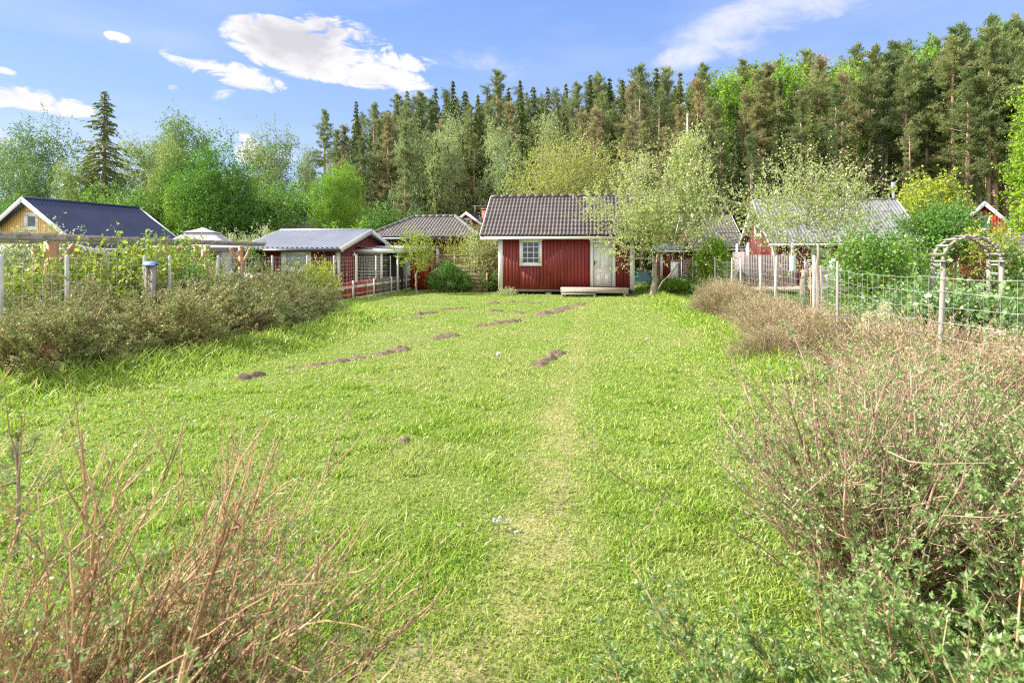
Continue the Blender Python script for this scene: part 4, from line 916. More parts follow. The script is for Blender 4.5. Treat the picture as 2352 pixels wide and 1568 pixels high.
def gazebo():
    c = at(466, 588, 24.5); t = thing('gazebo', 'mauve canvas gazebo with two-tier roof and tied dark curtains behind the pergola', 'gazebo', (c.x, c.y, 0), .25)
    R = 1.6; ze = 2.05; zt = 2.72
    def tier(R0, z0, R1, z1, sag=.08, n=8):
        mb = MB(); V = []
        for k in range(n+1):
            s_ = k/n; Rk = R0+(R1-R0)*s_; z = z0+(z1-z0)*s_-sag*math.sin(PI*s_)
            for i in range(32):
                e = i/32*4; q = int(e) % 4; f = e-int(e); cs = [(1,1),(-1,1),(-1,-1),(1,-1),(1,1)]
                a, b = cs[q], cs[q+1]; V.append(((a[0]+(b[0]-a[0])*f)*Rk, (a[1]+(b[1]-a[1])*f)*Rk, z))
        mb.add(V, [(k*32+i, k*32+(i+1) % 32, (k+1)*32+(i+1) % 32, (k+1)*32+i) for k in range(n) for i in range(32)]); return mb
    tier(R, ze, .5, zt).build('canopy', M['fabric'], t); tier(.62, zt-.02, .0, zt+.22, .02).build('top_vent', M['fabric'], t)
    tier(R, ze, R+.01, ze-.16, 0, 1).build('valance', M['fabric_d'], t)
    for i, (a, b) in enumerate(((1,1),(-1,1),(-1,-1),(1,-1))):
        p = MB(); p.tube([(a*(R-.08), b*(R-.08), 0),(a*(R-.08), b*(R-.08), ze)], .03, 6); p.build('pole', M['black'], t)
        cu = MB(); n = 18; V = []
        prof = [(ze-.12,.42),(1.6,.36),(1.2,.2),(.98,.07),(.8,.1),(.35,.2)]
        for z, r in prof:
            for k in range(n): th_ = 2*PI*k/n; rr = r*(1+.25*math.sin(k*2.7)); V.append((a*(R-.3)+rr*math.cos(th_)*.9, b*(R-.3)+rr*math.sin(th_)*.5, z))
        cu.add(V, [(j*n+k, j*n+(k+1) % n, (j+1)*n+(k+1) % n, (j+1)*n+k) for j in range(len(prof)-1) for k in range(n)])
        cu.build('curtain', M['fabric_d'] if a < 0 else M['fabric'], t)
gazebo()
c = at(462, 588, 21); t = thing('garden_chair', 'reddish brown slatted garden chair behind the pergola posts', 'chair', (c.x, c.y, 0), .3)
m = MB()
for k in range(6): m.beam((-.26+k*.1,.22,.45), (-.26+k*.1,.36,1.0), .05, .018)
m.beam((-.3,.37,1.02),(.3,.37,1.02),.03,.07); m.build('backrest', M['brick'], t)
m = MB()
for k in range(5): m.box(-.28,.28,-.25+k*.1,-.18+k*.1,.42,.445)
m.build('seat', M['brick'], t)
for a in (-.26,.26):
    for b in (-.22,.22): m = MB(); m.box(a-.02,a+.02,b-.02,b+.02,0,.42); m.build('leg', M['brick'], t)
c = at(347, 588, 11.6); t = thing('bird_house', 'tall grey wooden nesting box with small blue metal roof among the left shrubs', 'bird house', (c.x, c.y, 0), .15)
m = MB(); m.box(-.10,-.045,-.05,.05,0,1.52); m.box(.01,.085,-.05,.05,.35,1.5); m.box(-.045,.01,-.02,.05,.35,1.5); m.build('box', M['wood'], t)
m = MB(); slab(m, (-.125,-.10,1.5), X_, np.array((0,.78,.62)), .235, .13, 0, .015); slab(m, (.11,.10,1.5), -X_, np.array((0,-.78,.62)), .235, .125, 0, .015); m.build('roof', basic('pale_blue_roof', (.30,.42,.68), .35, .1, metal=.3), t)
c = at(575, 588, 22.5); o = thing('white_planter', 'low white board planter wall left of the red cottage corner', 'planter', (c.x, c.y, 0), -PHI)
m = MB(); m.box(-.32,.55,0,.08,0,.98); m.build('wall', M['white'], o); m = MB(); m.box(-.36,.6,-.04,.14,.98,1.02); m.build('cap', M['cream'], o)
c = at(318, 588, 15); t = thing('slat_fence', 'warm yellow vertical slat fence behind the left maple shrub', 'fence', (c.x, c.y, 0), -.2)
m = MB()
for k in range(38): m.box(-2.6+k*.1,-2.6+k*.1+.065,0,.02,0,1.15+random.uniform(-.01,.01))
m.build('slat_panel', M['woodw'], t); m = MB(); m.box(-2.65,1.2,.02,.06,.9,.97); m.build('rail', M['woodw'], t)
c = at(1040, 588, 29); t = thing('lattice_fence', 'brown wooden lattice fence in front of the ochre cottage', 'fence', (c.x, c.y, 0), -PHI)
m = MB()
for k in range(22):
    x = -1.1+k*.15
    m.beam((x,0,1.25),(x+.42,0,1.72),.012,.022); m.beam((x+.42,.014,1.25),(x,.014,1.72),.012,.022)
m.beam((-1.1,0,1.24),(2.5,0,1.24),.04,.04); m.beam((-1.1,0,1.74),(2.5,0,1.74),.04,.04); m.build('lattice', M['pbark'], t)
for x in (-1.1,.1,1.3,2.5): m = MB(); m.box(x-.04,x+.04,-.04,.04,0,1.85); build_parts(m, 'post', M['pbark'], t)
m = MB()
for k in range(6): m.box(-1.0,2.45,.03,.05,.1+k*.19,.27+k*.19)
m.build('board_panel', M['pbark'], t)
c = at(1090, 588, 27.3); t = thing('compost_box', 'brown plank compost box under the lattice fence left of the hut', 'compost box', (c.x, c.y, 0), -PHI)
m = MB()
for k in range(5): m.box(-.75,.6,-.02,0,.02+k*.17,.16+k*.17); m.box(.6,.62,0,.8,.02+k*.17,.16+k*.17)
m.build('plank_panel', M['pbark'], t); m = MB(); m.box(-.78,-.7,-.06,.02,0,.9); m.box(.58,.66,-.06,.02,0,.9); build_parts(m, 'post', M['pbark'], t)
# between hut and red shed
c = at(1476, 588, 33); t = thing('covered_pile', 'pile under a dark green tarpaulin between the hut and the white gate', 'pile', (c.x, c.y, 0))
m = MB(); n = 16; V = []
for k in range(6):
    for i in range(n): a = 2*PI*i/n; r = (1-.16*k)*(1+.15*math.sin(i*2.3+k)); V.append((1.0*r*math.cos(a), .6*r*math.sin(a), k*.17*(1+.1*math.sin(i))))
m.add(V, [(k*n+i, k*n+(i+1) % n, (k+1)*n+(i+1) % n, (k+1)*n+i) for k in range(5) for i in range(n)]); m.build('tarpaulin', M['tarp'], t)
m = MB(); m.tube([(-.9,-.75,.12),(.9,-.8,.12)], .11, 8); m.build('log', M['wood'], t)
# flag pole and aerial masts
c = at(1579, 588, 40); t = thing('flag_pole', 'tall white flag pole with gold-white knob beyond the front apple tree', 'flag pole', (c.x, c.y, 0))
h = EYE+(588-268)/FPX*40; m = MB(); m.tube([(0,0,0),(0,0,h*.5),(0,0,h)], [.075,.065,.05], 8); m.build('pole', M['white'], t, True)
m = MB(); m.lathe([(0,h+.22),(.06,h+.17),(.1,h+.1),(.07,h+.02),(.0,h)], 10); m.build('knob', M['cream'], t, True)
c = at(1722, 588, 30); t = thing('aerial_mast', 'thin dark aerial mast left of the porch house gable', 'mast', (c.x, c.y, 0)); m = MB(); m.tube([(0,0,0),(0,0,4.9)], .035, 6); m.build('mast', M['black'], t)
c = at(2052, 588, 34); t = thing('stove_pipe', 'grey stove pipe with cowl above the right end of the porch house roof', 'pipe', (c.x, c.y, 0)); m = MB(); m.tube([(0,0,0),(0,0,5.6)], .07, 8); m.tube([(0,0,5.6),(0,0,6.1)], .13, 8); m.build('pipe', M['metal_blue'], t)
# arch
def arch():
    c = at(2232, 588, 13); t = thing('garden_arch', 'grey wooden garden arch with ladder rungs wound with climbers', 'arch', (c.x, c.y, 0), -.30)
    R = .56; zs = 1.58; dy = .55
    for y in (0, dy):
        m = MB()
        P = [(-R*1.0*math.cos(a), y, zs+R*math.sin(a)) for a in np.linspace(0, PI, 19)]
        for a, b in zip(P[:-1], P[1:]): m.beam(a, (b[0]+(b[0]-a[0])*.08, b[1], b[2]+(b[2]-a[2])*.08), .045, .085, up=(0,1,0))
        m.build('hoop', M['wood'], t)
        for s_ in (-1, 1): m = MB(); m.box(s_*R-.04, s_*R+.04, y-.035, y+.035, 0, zs); m.build('post', M['wood'], t)
    for a in np.linspace(.28, PI-.28, 8):
        m = MB(); p = (-R*1.07*math.cos(a), zs+R*1.07*math.sin(a)); m.beam((p[0],-.08,p[1]), (p[0],dy+.08,p[1]), .05, .025, up=(p[0],0,p[1]-zs)); m.build('slat', M['wood'], t)
    for s_ in (-1, 1):
        for k in range(7): m = MB(); m.beam((s_*R*1.06,-.03,.3+k*.2), (s_*R*1.06,dy+.03,.3+k*.2), .02, .035); m.build('rung', M['pick_w'], t)
        m = MB(); m.beam((s_*R-.0,-.12,zs), (s_*R,dy+.12,zs), .05, .05); m.beam((s_*(R-.14),-.05,zs),(s_*(R+.16),-.05,zs),.04,.05); m.build('bracket', M['wood'], t)
arch()
# paper lanterns hanging in the right apple tree
def lantern(x, ytop, ybot, wpx, d, egg, lab):
    top = at(x, ytop, d); h = (ybot-ytop)/FPX*d; r = wpx/2/FPX*d; t = thing('paper_lantern', lab, 'lantern', top, 0, 'paper lanterns in the right apple tree')
    prof = []
    for k in range(25):
        s_ = k/24; rr = r*(math.sin(PI*(.06+.88*s_))**.6 if egg else .92+.06*s_)*(1+.035*math.cos(k*PI)); prof.append((rr, -h*s_))
    prof = [(r*.3, .0)]+prof+[(r*.3, -h)]; m = MB(); m.lathe(prof, 18); m.build('shade', M['paper'], t, True)
    m = MB(); m.tube([(0,0,0),(0,0,.28)], .006, 4); m.build('cord', M['black'], t)
lantern(1914, 594, 622, 20, 15.2, True, 'white egg-shaped ribbed paper lantern behind the wire fence')
lantern(1820.5, 588, 622, 14, 15.6, False, 'white cylindrical paper lantern before the slatted screen')
# ------------------------------------------------------------------ vegetation
def unit(v): return v/np.maximum(1e-9, np.linalg.norm(v, axis=-1, keepdims=True))
def randdir(n): return unit(rng.normal(size=(n, 3)))
def curve_pts(a, b, n=6, bend=.12, up=.0):
    a = np.array(a, float); b = np.array(b, float); t = np.linspace(0, 1, n)[:,None]; L_ = np.linalg.norm(b-a)
    w = rng.normal(size=3)*bend*L_; w[2] += up*L_
    P = a+(b-a)*t+np.sin(PI*t)*w*.6; P[1:-1] += rng.normal(size=(n-2, 3))*L_*.015; return P
def crown_tree(H, trunk_h, cz, rad, nclump, bark_r, twigs=14, tl=.5, leaves=9, ls=.07, spread=.35, droop=0., up=.3, lump=.35, shell=.55, lw=.62, base=(0,0), twigw=.012, lean=(0,0), seed=0, forks=None, cshape=None, ndist=.3):
    """trunk + limbs reaching clumps of twigs inside a lumpy envelope; returns (wood mesh builder, leaf mesh builder)"""
    global rng
    keep = rng; rng = np.random.default_rng(seed+100)
    wood = MB(); leaf = MB(); rx, ry, rz = rad
    top = np.array((lean[0], lean[1], trunk_h))
    tr = curve_pts((base[0], base[1], -.1), top, 7, .05); R = np.linspace(bark_r*1.15, bark_r*.72, 7); R[0] *= 1.2
    wood.tube(tr, R, 9)
    nodes = [(p, r) for p, r in zip(tr[3:], R[3:])]
    D = randdir(nclump*3); u = rng.random(len(D))**(1/3.*shell/.5)
    k = 1+lump*(np.sin(D[:,0]*4.1+seed)*np.cos(D[:,1]*3.7+seed*2)+np.sin(D[:,2]*5.3+D[:,0]*3+seed*3)*.7)
    C = D*u[:,None]*k[:,None]*np.array(rad)*.86+np.array((lean[0]*1.2, lean[1]*1.2, cz))
    ok = (C[:,2] > trunk_h*.55)
    if cshape is not None: ok &= cshape(C)
    C = C[ok][:nclump]; 
    o = np.argsort(np.linalg.norm(C-top, axis=1)); C = C[o]
    NP = [n[0] for n in nodes]; NR = [n[1] for n in nodes]
    for c in C:
        A = np.array(NP); d = np.linalg.norm(A-c, axis=1)+np.maximum(0, A[:,2]-c[2])*1.6+ndist*np.linalg.norm(A-top, axis=1)*-.15
        i = int(np.argmin(d)); a = A[i]; r0 = min(NR[i]*.72, .02+.030*np.linalg.norm(c-a)); n = 5
        P = curve_pts(a, c, n, .10, -.03 if up > 0 else .05); rr = np.linspace(r0, max(.012, r0*.42), n)
        wood.tube(P, rr, 5, cap=False)
        for p, r in zip(P[1:], rr[1:]): NP.append(p); NR.append(r)
    # twigs
    n = len(C)*twigs; O = np.repeat(C, twigs, 0)+rng.normal(size=(n, 3))*spread
    outd = unit(O-np.array((lean[0], lean[1], cz-rz*.35))); Dr = unit(outd*.6+rng.normal(size=(n, 3))*.55+np.array((0,0,up-droop)))
    Ln = tl*rng.uniform(.5, 1.3, n)
    if droop: Dr = unit(Dr*np.array((.5,.5,1))+np.array((0,0,-droop)))
    wood.leaves(O+Dr*Ln[:,None]*.5, Dr, Ln, twigw, mid=.2)
    t = (np.arange(leaves)+.5)/leaves; m = n*leaves
    P = (O[:,None,:]+Dr[:,None,:]*(Ln[:,None]*t[None,:])[:,:,None]).reshape(-1, 3)+rng.normal(size=(m, 3))*ls*.55
    LD = unit(np.repeat(Dr, leaves, 0)*.6+rng.normal(size=(m, 3))*.8+np.array((0,0,-.15 if droop else .1)))
    sz = ls*rng.uniform(.6, 1.35, m); leaf.leaves(P, LD, sz, sz*lw)
    rng = keep; return wood, leaf
def tree_obj(name, label, cat, loc, wood, leaf, bark, lm, rotz=0, group=None, ln='crown', wn_='trunk'):
    t = thing(name, label, cat, loc, rotz, group)
    wood.build(wn_, M[bark], t, True); leaf.build(ln, M[lm], t); return t

# --- garden trees
def g0(x, d): v = at(x, 588, d); v.z = float(gz(v.x, v.y)) if d < 38 else -.1; return v
# apple tree at the right corner of the hut: low fork, broad left side, tall upright shoots on the right
w_, l_ = crown_tree(6.6, 1.55, 3.25, (2.75,2.2,2.0), 100, .125, 18, .55, 11, .085, .36, up=.55, seed=3, lean=(.0,0), lump=.42, shell=.75, twigw=.016)
w2, l2 = crown_tree(6.6, 1.6, 5.0, (.95,.9,2.1), 22, .03, 22, .7, 10, .095, .26, up=1.3, seed=5, lean=(1.25,0), lump=.2)
for V, Q, o_ in ((w2, l2, 0),): w_.add(np.concatenate(V.V[10:]) if 0 else np.concatenate(V.V), np.concatenate(V.Q), np.concatenate(V.T)); l_.add(np.concatenate(Q.V), np.concatenate(Q.Q))
tree_obj('apple_tree', 'old apple tree with loose pale blossom at the right corner of the red hut', 'tree', g0(1500, 23.6), w_, l_, 'bark', 'l_apple')
w_, l_ = crown_tree(9, 2.2, 5.4, (4.7,3.6,3.4), 150, .2, 24, .8, 10, .11, .5, up=.35, seed=8, lump=.22, shell=.55, twigw=.02)
tree_obj('rounded_apple_tree', 'broad rounded old apple tree rising behind the red hut roof', 'tree', g0(1308, 35), w_, l_, 'bark', 'l_apple2')
w_, l_ = crown_tree(5.4, 1.25, 3.1, (3.1,2.3,1.75), 76, .15, 17, .62, 8, .085, .42, up=.75, seed=12, lump=.42, shell=.75, twigw=.018)
tree_obj('spreading_apple_tree', 'wide sparse apple tree in front of the porch house, hung with lanterns', 'tree', g0(1850, 19.5), w_, l_, 'bark', 'l_apple')
w_, l_ = crown_tree(2.6, .95, 1.95, (.85,.8,.78), 26, .05, 16, .32, 9, .07, .2, up=.6, seed=14, lump=.3)
tree_obj('young_fruit_tree', 'small round young fruit tree inside the left picket fence', 'tree', g0(957, 25.5), w_, l_, 'bark', 'l_yellowg')
w_, l_ = crown_tree(5, 1.2, 4.3, (1.7,1.7,1.5), 44, .12, 16, .6, 10, .16, .4, up=.3, seed=17, lump=.35)
tree_obj('maple_tree', 'yellow-green maple with broad leaves between the porch house and red gable', 'tree', g0(2140, 31), w_, l_, 'bark', 'l_yellowg')
w_, l_ = crown_tree(3.4, .5, 2.55, (1.3,1.2,1.0), 56, .07, 20, .35, 12, .085, .28, up=.3, seed=19, lump=.35)
tree_obj('round_bush', 'dense bright green round bush right of the porch house', 'bush', g0(2165, 21), w_, l_, 'bark', 'l_green')
w_, l_ = crown_tree(2.8, .3, 1.25, (.62,.6,1.3), 60, .05, 20, .25, 12, .075, .18, up=.5, seed=21, lump=.12)
tree_obj('columnar_bush', 'columnar bright green bush left of the porch house', 'bush', g0(1636, 24), w_, l_, 'bark', 'l_lime')
w_, l_ = crown_tree(2.4, .5, 1.35, (.95,.85,.75), 36, .04, 14, .45, 11, .09, .28, up=.25, seed=23, lump=.35)
tree_obj('elder_bush', 'arching elder bush with long leaves behind the wire fence', 'bush', g0(2000, 14.2), w_, l_, 'bark', 'l_green')
w_, l_ = crown_tree(1.5, .2, .55, (1.15,.8,.50), 70, .03, 14, .26, 9, .075, .2, up=.5, seed=25, lump=.3, lw=.85)
tree_obj('currant_bush', 'big currant bush with glossy pale green leaves under the garden arch', 'bush', g0(2235, 8.6), w_, l_, 'bark', 'l_currant')
w_, l_ = crown_tree(1.2, .15, .45, (.75,.7,.42), 36, .03, 14, .22, 9, .07, .18, up=.5, seed=26, lump=.3, lw=.85)
tree_obj('low_currant_bush', 'lower currant bush between the cream flowers and fence pole', 'bush', g0(2075, 9.4), w_, l_, 'bark', 'l_currant')
w_, l_ = crown_tree(3.2, .2, 1.1, (.75,.6,1.15), 40, .04, 16, .3, 10, .06, .2, up=.7, seed=27, lump=.35)
tree_obj('rust_coloured_conifer', 'rusty red-brown shrub seen through the garden arch', 'shrub', g0(2225, 21), w_, l_, 'bark', 'l_red')
w_, l_ = crown_tree(2.2, .2, 1.3, (.3,.35,.9), 20, .03, 12, .3, 9, .075, .2, up=.6, seed=28, lump=.3)
tree_obj('climbing_plant', 'leafy climber on the right side of the garden arch', 'plant', g0(2318, 13.4), w_, l_, 'bark', 'l_green')
w_, l_ = crown_tree(2.4, .2, 1.5, (.4,.3,.35), 12, .02, 10, .3, 8, .07, .2, up=.3, seed=31, lump=.3)
o = tree_obj('arch_climber', 'light climber trailing over the top right of the arch', 'plant', g0(2262, 13.6), w_, l_, 'bark', 'l_yellowg'); o.location.z = .35
w_, l_ = crown_tree(2.2, .2, .8, (.45,.5,.8), 26, .04, 15, .35, 9, .08, .25, up=.4, seed=29, lump=.35)
tree_obj('leafy_shrub', 'mixed leafy shrub between the porch house wall and arch', 'shrub', g0(2125, 15.5), w_, l_, 'bark', 'l_green')
w_, l_ = crown_tree(3, .3, 1.1, (.9,.8,.95), 26, .04, 16, .4, 10, .09, .3, up=.5, seed=30, lump=.3)
tree_obj('silver_apple_tree', 'pale leaved fruit tree in front of the far right gabled house', 'tree', g0(2352, 23), w_, l_, 'bark', 'l_silver')
w_, l_ = crown_tree(11, 1.0, 6.0, (1.0,1.0,5.6), 80, .12, 20, .6, 11, .16, .4, up=.1, seed=33, lump=.25)
tree_obj('bright_larch', 'bright yellow-green tree cut off by the right picture edge', 'tree', g0(2382, 33), w_, l_, 'bark', 'l_lime')
# shrubs by the hut's left side
w_, l_ = crown_tree(3, .3, 1.55, (.95,.8,1.45), 46, .04, 18, .45, 9, .075, .28, up=.7, seed=35, lump=.35)
tree_obj('hut_shrub', 'loose upright shrub against the left side of the red hut', 'shrub', g0(1112, 29), w_, l_, 'bark', 'l_apple')
w_, l_ = crown_tree(2.6, .3, 1.7, (1.3,.8,1.1), 34, .03, 14, .5, 9, .07, .3, up=.7, seed=36, lump=.4)
tree_obj('yellow_shrub', 'sparse yellow-green shrub behind the lattice fence', 'shrub', g0(1060, 30.5), w_, l_, 'bark', 'l_yellowg')
w_, l_ = crown_tree(1.3, .1, .55, (1.05,.8,.62), 50, .03, 16, .25, 10, .08, .2, up=.4, seed=37, lump=.2)
tree_obj('dark_green_shrub', 'low dark green shrub at the end of the left picket fence', 'shrub', g0(1034, 27), w_, l_, 'bark', 'l_dark')
w_, l_ = crown_tree(.9, .1, .3, (.9,.6,.35), 34, .02, 12, .2, 8, .09, .16, up=.3, seed=38, lump=.2)
tree_obj('nettle_patch', 'low leafy nettles in the shade left of the hut', 'plant', g0(1120, 27.6), w_, l_, 'bark', 'l_dark')
w_, l_ = crown_tree(.9, .1, .22, (1.3,.7,.3), 44, .02, 12, .16, 8, .10, .16, up=.3, seed=39, lump=.2)
tree_obj('rhubarb_patch', 'broad-leaved green plants between the hut corner and white picket fence', 'plant', g0(1545, 26.5), w_, l_, 'bark', 'l_lime')
w_, l_ = crown_tree(1.3, .1, .45, (.5,.5,.35), 16, .02, 10, .3, 8, .07, .16, up=.5, seed=40, lump=.2)
o = tree_obj('low_weeds', 'patch of pale weeds at the left corner of the hut', 'plant', g0(1165, 24.7), w_, l_, 'bark', 'l_silver'); o.location.z = -.1; o.scale = (.7,.7,.45)
# left garden shrubs
def shrub(name, lab, x, d, cz, rad, n, ls, lm, seed, up=.5, tw=15, tl=.35, lp=.35, cat='shrub'):
    w_, l_ = crown_tree(cz+rad[2], .2, cz, rad, n, .035, tw, tl, 9, ls, .24, up=up, seed=seed, lump=lp)
    return tree_obj(name, lab, cat, g0(x, d), w_, l_, 'bark', lm)
shrub('maple_shrub', 'bright young maple shrub with palmate leaves behind the left mesh fence', 205, 11.6, .82, (.95,.7,.68), 48, .085, 'l_yellowg', 50, lp=.4)
shrub('tall_maple_shrub', 'taller maple shrub topping the pergola beam beside the nesting box', 292, 12.4, .98, (.7,.6,.82), 36, .085, 'l_yellowg', 51, .9, lp=.4)
shrub('golden_shrub', 'golden yellow-green shrub at the left picture edge', 45, 11, .72, (1.1,.8,.55), 55, .065, 'l_yellowg', 52)
shrub('viburnum_shrub', 'grey-green shrub behind the golden one, left of the big pergola post', 60, 14, 1.3, (1.7,.9,.85), 60, .07, 'l_silver', 53)
shrub('dark_currant_shrub', 'dark green shrub right of the nesting box', 405, 13.4, .95, (.55,.5,.9), 30, .065, 'l_green', 54, .8)
shrub('climbing_hop', 'yellow-green hop climbing the pergola post', 437, 15.0, 1.1, (.35,.35,1.05), 26, .08, 'l_yellowg', 55, .3, lp=.15)
shrub('slender_shrub', 'thin leafy shrub between the nesting box and hop', 378, 14.6, 1.2, (.4,.4,1.0), 18, .06, 'l_lime', 56, .9)
shrub('small_hawthorn', 'twiggy shrub under the gazebo between the pergola posts', 500, 22, .6, (1.6,.8,.65), 34, .07, 'l_silver', 57, .4)
shrub('porch_vine', 'bright vine beside the left corner of the red cottage', 578, 24.6, 1.1, (.28,.3,1.0), 20, .09, 'l_green', 58, .2, lp=.1)
shrub('raspberry_cane', 'young raspberry canes in front of the red cottage corner', 745, 19.0, .65, (.4,.3,.6), 14, .07, 'l_yellowg', 59, .9)
shrub('raspberry_bush', 'raspberry leaves poking above the right end of the hedge', 708, 18.4, .75, (.28,.28,.55), 12, .08, 'l_yellowg', 60, .9)
shrub('pear_hedge', 'silvery green fruit trees trimmed in a row behind the gazebo', 590, 37, 1.9, (3.1,1.4,1.35), 75, .11, 'l_silver', 61, 1.2, 18, .55, cat='tree')
shrub('pale_fruit_tree', 'pale fruit tree between the yellow house and the gazebo', 395, 38, 1.9, (1.5,1.2,1.3), 30, .11, 'l_silver', 62, 1.2, 18, .55, cat='tree')
shrub('acid_green_shrub', 'vivid yellow-green shrub in front of the brown roofed house', 790, 41, 2.5, (1.9,1.4,1.6), 55, .13, 'l_lime', 63, .5, cat='tree')
shrub('low_lime_shrub', 'low vivid green shrub left of the hipped roof', 838, 42, 1.9, (1.3,1,1.1), 30, .12, 'l_yellowg', 64, .4)
# bottom of the right neighbour's garden
def clumpplant(name, lab, x, d, lm, n, h, r, lw, seed, cat='plant'):
    global rng
    k = rng; rng = np.random.default_rng(seed); m = MB(); a = rng.uniform(0, 2*PI, n); rr = r*np.sqrt(rng.random(n)); hh = h*rng.uniform(.5, 1, n)
    D = unit(np.stack([np.cos(a)*.35, np.sin(a)*.35, np.ones(n)], -1)+rng.normal(size=(n,3))*.1)
    m.leaves(np.stack([rr*np.cos(a), rr*np.sin(a), hh*.5], -1), D, hh, lw, mid=.3); rng = k
    t = thing(name, lab, cat, g0(x, d)); m.build('leaves', M[lm], t); return t
clumpplant('day_lilies', 'tall dark green strap leaves below the terrace edge', 1800, 18.6, 'l_dark', 420, .62, .75, .035, 1)
clumpplant('iris_clump', 'clump of upright green iris leaves behind the cream flowers', 2065, 11.5, 'l_green', 260, .6, .35, .03, 2)
clumpplant('tulip_leaves', 'green tulip leaves at the foot of the spreading apple tree', 1900, 16.0, 'l_green', 300, .3, .8, .05, 3)
def cream_flowers():
    t = thing('cream_flowers', 'large frothy cream flower heads in front of the currant bushes', 'flowers', g0(2022, 8.3)); m = MB(); s = MB()
    for cx, cy, cz, r in ((0,0,.78,.13),(.1,.05,.92,.1),(-.1,.02,.66,.12),(.14,-.03,.68,.12),(-.26,.05,.62,.08),(.05,0,.56,.13),(-.16,.05,.8,.08)):
        n = 420; D = randdir(n); m.leaves(np.array((cx,cy,cz))+D*(rng.random(n)[:,None]**.5)*r*np.array((1,1,1.25)), D, .02, .018); s.tube([(cx*.2,cy,0),(cx,cy,cz)], .012, 5)
    m.build('blossom', M['cream_fl'], t); s.build('stem', M['l_green'], t)
cream_flowers()

# --- hedge and rough bushes
def rough_bush(r, h, nst, nleaf, ls, seed, lean=(0,0), dome=1., twigm='twig', tips=True, sprout=1.0, lumpy=.2):
    """multi-stemmed bush: stems from the middle, fine twigs, small leaves near the outside, dry tips"""
    global rng
    keep = rng; rng = np.random.default_rng(seed+500)
    D = randdir(nst); D[:,2] = np.abs(D[:,2])*.95+.05; D = unit(D)
    lum = 1+lumpy*np.sin(D[:,0]*5+seed)*np.cos(D[:,1]*4.3+seed*1.7)+lumpy*.75*np.sin(D[:,0]*9+seed*2)*np.sin(D[:,1]*10+D[:,2]*6)
    E = D*np.array((r, r, h))*lum[:,None]*rng.uniform(.72, 1.04, nst)[:,None]; E[:,:2] += np.array(lean)*(E[:,2:3]/h)
    B = rng.normal(size=(nst, 3))*r*.16; B[:,2] = 0; w = MB()
    Mid = B+(E-B)*.5; Mid[:,2] += -.0*h; Mid += rng.normal(size=(nst, 3))*r*.05
    for a, b, f in ((B, Mid, 1.0), (Mid, E, .65)):
        w.leaves((a+b)/2, b-a, np.linalg.norm(b-a, axis=1)*1.04, .014*f, mid=.4)
    # side twigs
    k = 4; n = nst*k; t = rng.uniform(.45, 1.0, n); O = np.repeat(Mid, k, 0)*(1-t[:,None])+np.repeat(E, k, 0)*t[:,None]
    Dt = unit(np.repeat(unit(E-B), k, 0)+rng.normal(size=(n, 3))*.38+np.array((0,0,.25))); L_ = rng.uniform(.08, .24, n)*r*sprout
    w.leaves(O+Dt*L_[:,None]*.5, Dt, L_, .006, mid=.2)
    lf = MB(); tp = MB(); j = rng.integers(0, n, nleaf); s_ = rng.random(nleaf)
    P = O[j]+Dt[j]*(L_[j]*s_)[:,None]+rng.normal(size=(nleaf, 3))*.012*(r)
    sz = ls*rng.uniform(.6, 1.4, nleaf); lf.leaves(P, Dt[j]+rng.normal(size=(nleaf, 3))*.8, sz, sz*.6)
    if tips:
        j = np.where(O[:,2] > h*.55)[0]; j = j[rng.random(len(j)) < .5]
        q = np.repeat(j, 3); P = O[q]+Dt[q]*(L_[q]*rng.uniform(.7, 1.1, len(q)))[:,None]+rng.normal(size=(len(q), 3))*.012
        tp.leaves(P, Dt[q]+rng.normal(size=(len(q), 3))*.6, ls*1.1, ls*.5)
    rng = keep; return w, lf, tp
HL = ['low end of the hedge nearest the picket fence', 'hedge bush with dark hollow foot nearest the red cottage', 'pinkish-topped hedge bush against the mesh fence below the white window', 'rounded middle bush of the hedge facing the lawn', 'dense hedge bush under the pergola posts',
      'broad hedge bush spilling over tall grass left of centre', 'pink-tipped hedge bush below the nesting box', 'lowest shaded hedge bush with bare dark twigs at the foot', 'hedge bush at the far left edge of the picture']
for i, (x, y, r, h) in enumerate(HEDGE):
    if i < 3:
        w_, l_, p_ = rough_bush(1.3, 1.15, 1000, 60000, .036, i, lumpy=.40, sprout=.62); t = thing('hedge_bush', HL[i], 'bush', (x, y, 0), 0, 'shrubby cinquefoil hedge along the left fence')
        w_.build('stems', M['twig'], t); l_.build('foliage', M['l_pot'], t); p_.build('dry_tips', M['l_potp'], t)
        if i == 0: HB = []
        HB.append(t)
    else:
        t = dup(HB[i % 3], (x, y, 0), i*1.3, (r/1.3, r/1.3, h/1.15), HL[i])
RB = [(4.1,18.6,.9,.85,'round brown bush on the right below the columnar green bush'),(3.9,16.6,1.15,.82,'wide pinkish-brown bush in front of the first fence posts'),(4.3,14.3,1.1,.62,'low sprawling twiggy bush before the two white fence posts'),
      (4.0,12.0,1.1,.58,'low dry bush hiding the start of the white pickets'),(4.3,10.0,1.15,.68,'brown bush at the foot of the gnarled post'),(4.2,7.9,1.1,.76,'twiggy bush below the cream flowers'),(5.4,7.2,1.0,.66,'greenish rough bush in front of the currant bush'),
      (3.1,9.9,.8,.45,'small grassy brown bush at the lawn edge on the right'),(4.6,5.7,1.1,.9,'tall twiggy bush at the foot of the fence pole'),(3.3,6.0,.9,.72,'pale dry bush at the lawn edge beyond the right foreground bush')]
